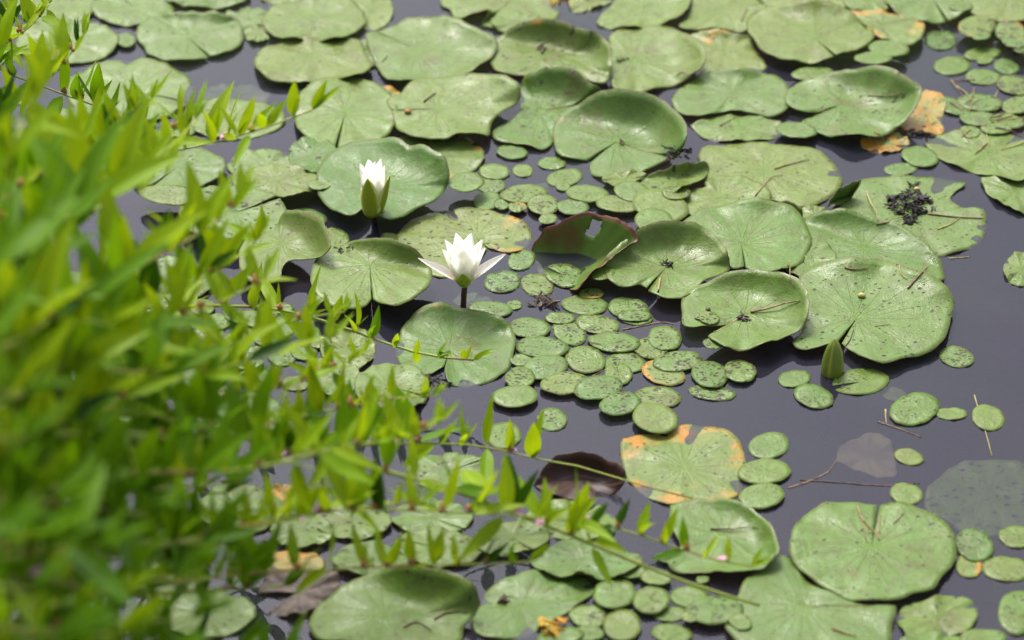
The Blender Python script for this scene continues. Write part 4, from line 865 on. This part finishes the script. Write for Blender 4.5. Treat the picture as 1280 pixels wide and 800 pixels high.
ST = [
 ('in-focus loosestrife stem with reddish nodes over the far pads', [(-90, 60, .40), (20, 96, .31), (80, 118, .28), (140, 141, .27), (197, 172, .25)], dict(leafed=.46, r=.0022, Ls=.070, node=.036, tones=('leaf', 'leaf', 'leaf'), calyx=.8, upk=1.4)),
 ('loosestrife stem ending in a bright yellow-green tip over the far pads', [(-90, 330, .62), (40, 262, .50), (120, 222, .43), (180, 197, .39), (260, 180, .36), (330, 160, .44), (390, 138, .46)], dict(leafed=.52, r=.0026, Ls=.100, node=.050, calyx=.4, flowers=.15, tones=('leaf', 'leaf', 'young'))),
 ('loosestrife stem reaching over the pad at the open flower foot', [(-120, 430, .40), (100, 402, .26), (230, 384, .17), (300, 383, .13), (350, 387, .11), (420, 406, .09), (500, 435, .07), (555, 447, .06), (592, 450, .065)], dict(leafed=.44, r=.0034, Ls=.066, node=.044, tones=('leaf', 'young', 'young'), calyx=.5, upk=1.2)),
 ('thick loosestrife stem arching out over the small foreground ovals', [(-90, 500, .56), (150, 515, .46), (370, 562, .33), (450, 581, .28), (560, 611, .23), (640, 640, .19), (740, 680, .14), (850, 725, .09), (950, 757, .06)], dict(leafed=.56, r=.0042, Ls=.072, node=.040, tones=('leaf', 'leaf', 'young'), flowers=.35, calyx=.7, upk=1.2, tip=False, bare_tip=True)),
 ('slender loosestrife stem with a bare reddish tip over the dying pad', [(60, 640, .42), (260, 590, .30), (430, 558, .20), (590, 556, .10), (650, 570, .09), (720, 582, .08), (800, 606, .065), (866, 623, .05)], dict(leafed=.52, r=.0022, Ls=.072, node=.036, tones=('leaf', 'leaf', 'young'), calyx=.6, flowers=.15, upk=1.4, tip=False, bare_tip=True)),
 ('low straight loosestrife stem crossing the shaded wavy pad', [(-80, 775, .50), (150, 740, .38), (320, 716, .26), (430, 711, .21), (530, 706, .17), (620, 705, .15), (662, 702, .14)], dict(leafed=.48, r=.0026, Ls=.064, node=.042, calyx=.4, upk=1.0)),
 ('forked loosestrife stem with yellow tip over the blue-green pad', [(150, 690, .42), (400, 640, .30), (560, 640, .23), (690, 648, .18), (765, 658, .15), (840, 683, .12), (900, 701, .10), (940, 708, .10)], dict(leafed=.50, r=.0024, Ls=.060, node=.040, tones=('leaf', 'young', 'young'), calyx=.5, flowers=.25, upk=1.3)),
 ('blurred loosestrife stem above the orange rotting leaf', [(-90, 745, .58), (120, 700, .46), (320, 659, .33), (390, 643, .29), (470, 632, .26), (530, 627, .24)], dict(leafed=.50, r=.0030, Ls=.058, flowers=.3)),
 ('dense loosestrife stem with bright leaves before the flower pad', [(-90, 660, .66), (120, 596, .56), (300, 588, .46), (420, 560, .38), (500, 548, .33), (545, 530, .30)], dict(leafed=.58, r=.0030, Ls=.072, node=.036)),
 ('loosestrife stem rising in front of the round speckled pad', [(-80, 560, .66), (90, 440, .56), (200, 372, .46), (285, 330, .40), (330, 290, .37)], dict(leafed=.55, r=.0028, Ls=.076, node=.040)),
 ('tall loosestrife stem with a large blurred bright leaf', [(-80, 420, .80), (-20, 260, .80), (30, 150, .79), (72, 62, .78)], dict(leafed=.30, r=.0028, Ls=.085, node=.055)),
 ('loosestrife stem in the far corner with fine upright leaves', [(-70, 200, .40), (-20, 110, .34), (5, 50, .32), (14, 5, .31)], dict(leafed=.45, r=.0018, Ls=.062, node=.032)),
 ('loosestrife stem beside the far water gap', [(-80, 460, .78), (40, 330, .64), (130, 255, .55), (200, 200, .49), (225, 140, .46)], dict(leafed=.48, r=.0028, Ls=.070, node=.045)),
 ('loosestrife stem in front of the pale round slit pad', [(-80, 640, .62), (120, 520, .50), (260, 450, .38), (350, 405, .30), (430, 390, .25)], dict(leafed=.50, r=.0026, Ls=.056, node=.046, tones=('leaf', 'young', 'young'))),
 ('loosestrife stem ending before the scarred pad', [(-60, 690, .58), (150, 570, .46), (300, 500, .34), (400, 470, .27), (455, 440, .24)], dict(leafed=.52, r=.0026, Ls=.058, node=.040)),
 ('loosestrife stem with big blurred leaves over the far water gap', [(-90, 380, .80), (40, 300, .68), (130, 240, .60), (205, 190, .56), (245, 150, .54)], dict(leafed=.42, r=.0026, Ls=.100, node=.060)),
 ('loosestrife stem with big blurred leaves over the black-speckled pad', [(-90, 470, .80), (80, 390, .66), (180, 330, .58), (260, 285, .52), (300, 250, .50)], dict(leafed=.42, r=.0026, Ls=.098, node=.060)),
 ('loosestrife stem leaning over the small ovals beside the thicket', [(-90, 540, .74), (80, 460, .60), (190, 410, .50), (280, 375, .43), (330, 350, .40)], dict(leafed=.42, r=.0026, Ls=.090, node=.055, tones=('leaf', 'young', 'young'))),
 ('loosestrife stem leaning over the scarred pad with yellow leaves', [(-90, 600, .70), (120, 510, .54), (260, 465, .44), (350, 440, .38), (410, 425, .35)], dict(leafed=.42, r=.0026, Ls=.084, node=.050, tones=('leaf', 'young', 'young'))),
 ('loosestrife sprig rising over the far pads beside the in-focus stem', [(-90, 230, .52), (0, 150, .46), (60, 100, .44), (105, 45, .43)], dict(leafed=.50, r=.0022, Ls=.080, node=.044)),
 ('loosestrife sprig brushing the pad cut by the far edge', [(-90, 120, .44), (-20, 70, .40), (30, 40, .38), (62, 5, .37)], dict(leafed=.50, r=.0020, Ls=.074, node=.042)),
 ('loosestrife sprig before the pad with black scars', [(-90, 330, .62), (50, 230, .52), (130, 175, .47), (190, 125, .45)], dict(leafed=.46, r=.0022, Ls=.086, node=.050)),
 ('loosestrife stem with drooping leaves over the mid thicket pads', [(-90, 300, .70), (30, 230, .60), (110, 190, .52), (170, 150, .48)], dict(leafed=.42, r=.0024, Ls=.085, node=.055)),
 ('loosestrife stem ending at the dark gap beside the flower pad', [(-60, 620, .52), (200, 560, .40), (380, 520, .30), (480, 500, .24), (540, 495, .20)], dict(leafed=.52, r=.0026, Ls=.054, node=.040)),
]
for i, (lab, px, kw) in enumerate(ST): stem_plant(lab, G1, rooted(px), 100 + i, **kw)
# thicket on the bank: tips spread through the left of the view
rr = random.Random(5)
TIP = [(40, 310), (110, 350), (30, 390), (150, 420), (20, 470), (100, 480), (190, 490), (290, 510), (360, 525), (40, 540), (120, 560), (220, 580), (320, 590), (400, 575),
       (20, 620), (90, 640), (170, 650), (250, 660), (40, 700), (120, 720), (210, 740), (290, 760), (20, 770), (90, 800), (170, 810), (250, 820), (330, 800), (140, 680), (60, 590), (0, 430),
       (0, 580), (180, 610), (280, 625), (10, 680), (80, 750), (240, 700), (0, 830), (130, 780), (230, 540),
       (180, 770), (280, 720), (230, 790), (320, 700), (60, 820), (200, 680), (300, 660), (350, 740), (140, 620), (20, 740), (100, 600), (260, 560), (190, 840), (310, 840), (60, 660), (90, 700), (160, 740), (40, 640)]
for i, (tx, ty) in enumerate(TIP):
    tx += rr.uniform(-25, 25); ty += rr.uniform(-25, 25)
    z = max(.16, .80 - tx * .0014 + rr.uniform(-.26, .06))
    tp = at(tx, ty, z)
    rx = -1.22 - rr.random() * .35; ry = tp.y - rr.uniform(-.05, .45)
    r0 = Vector((rx, ry, max(0, bank_h(rx, ry)) - .01))
    c1 = r0.lerp(tp, .30); c1.z = r0.z + (z - r0.z) * .75; c2 = r0.lerp(tp, .68); c2.z = z + rr.uniform(.02, .08)
    if i >= 39: z *= .7
    dark = rr.random() < (.88 if ty > 540 else .5) or i >= 39  # these stems get the shade-painted leaf green, most often low in the view
    lsz = rr.uniform(.085, .135); fl = .3 if rr.random() < .15 else 0
    lab = f"{'shade-coloured' if dark else 'bright-leaved'} {'tall' if z > .66 else 'low' if z < .42 else 'mid-height'} loosestrife stem with {'long' if lsz > .110 else 'short'} leaves{' and pink blossoms' if fl else ''} in the bank thicket"
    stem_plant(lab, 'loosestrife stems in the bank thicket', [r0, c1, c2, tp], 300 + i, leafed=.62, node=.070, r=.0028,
               Ls=lsz, tones=('old', 'leaf' if not dark else 'old', ('leaf' if rr.random() < .6 else 'young') if not dark else 'leaf'), flowers=fl, calyx=.25, upk=1.3)
print('leaves', NLEAF, 'objects', len(bpy.data.objects))
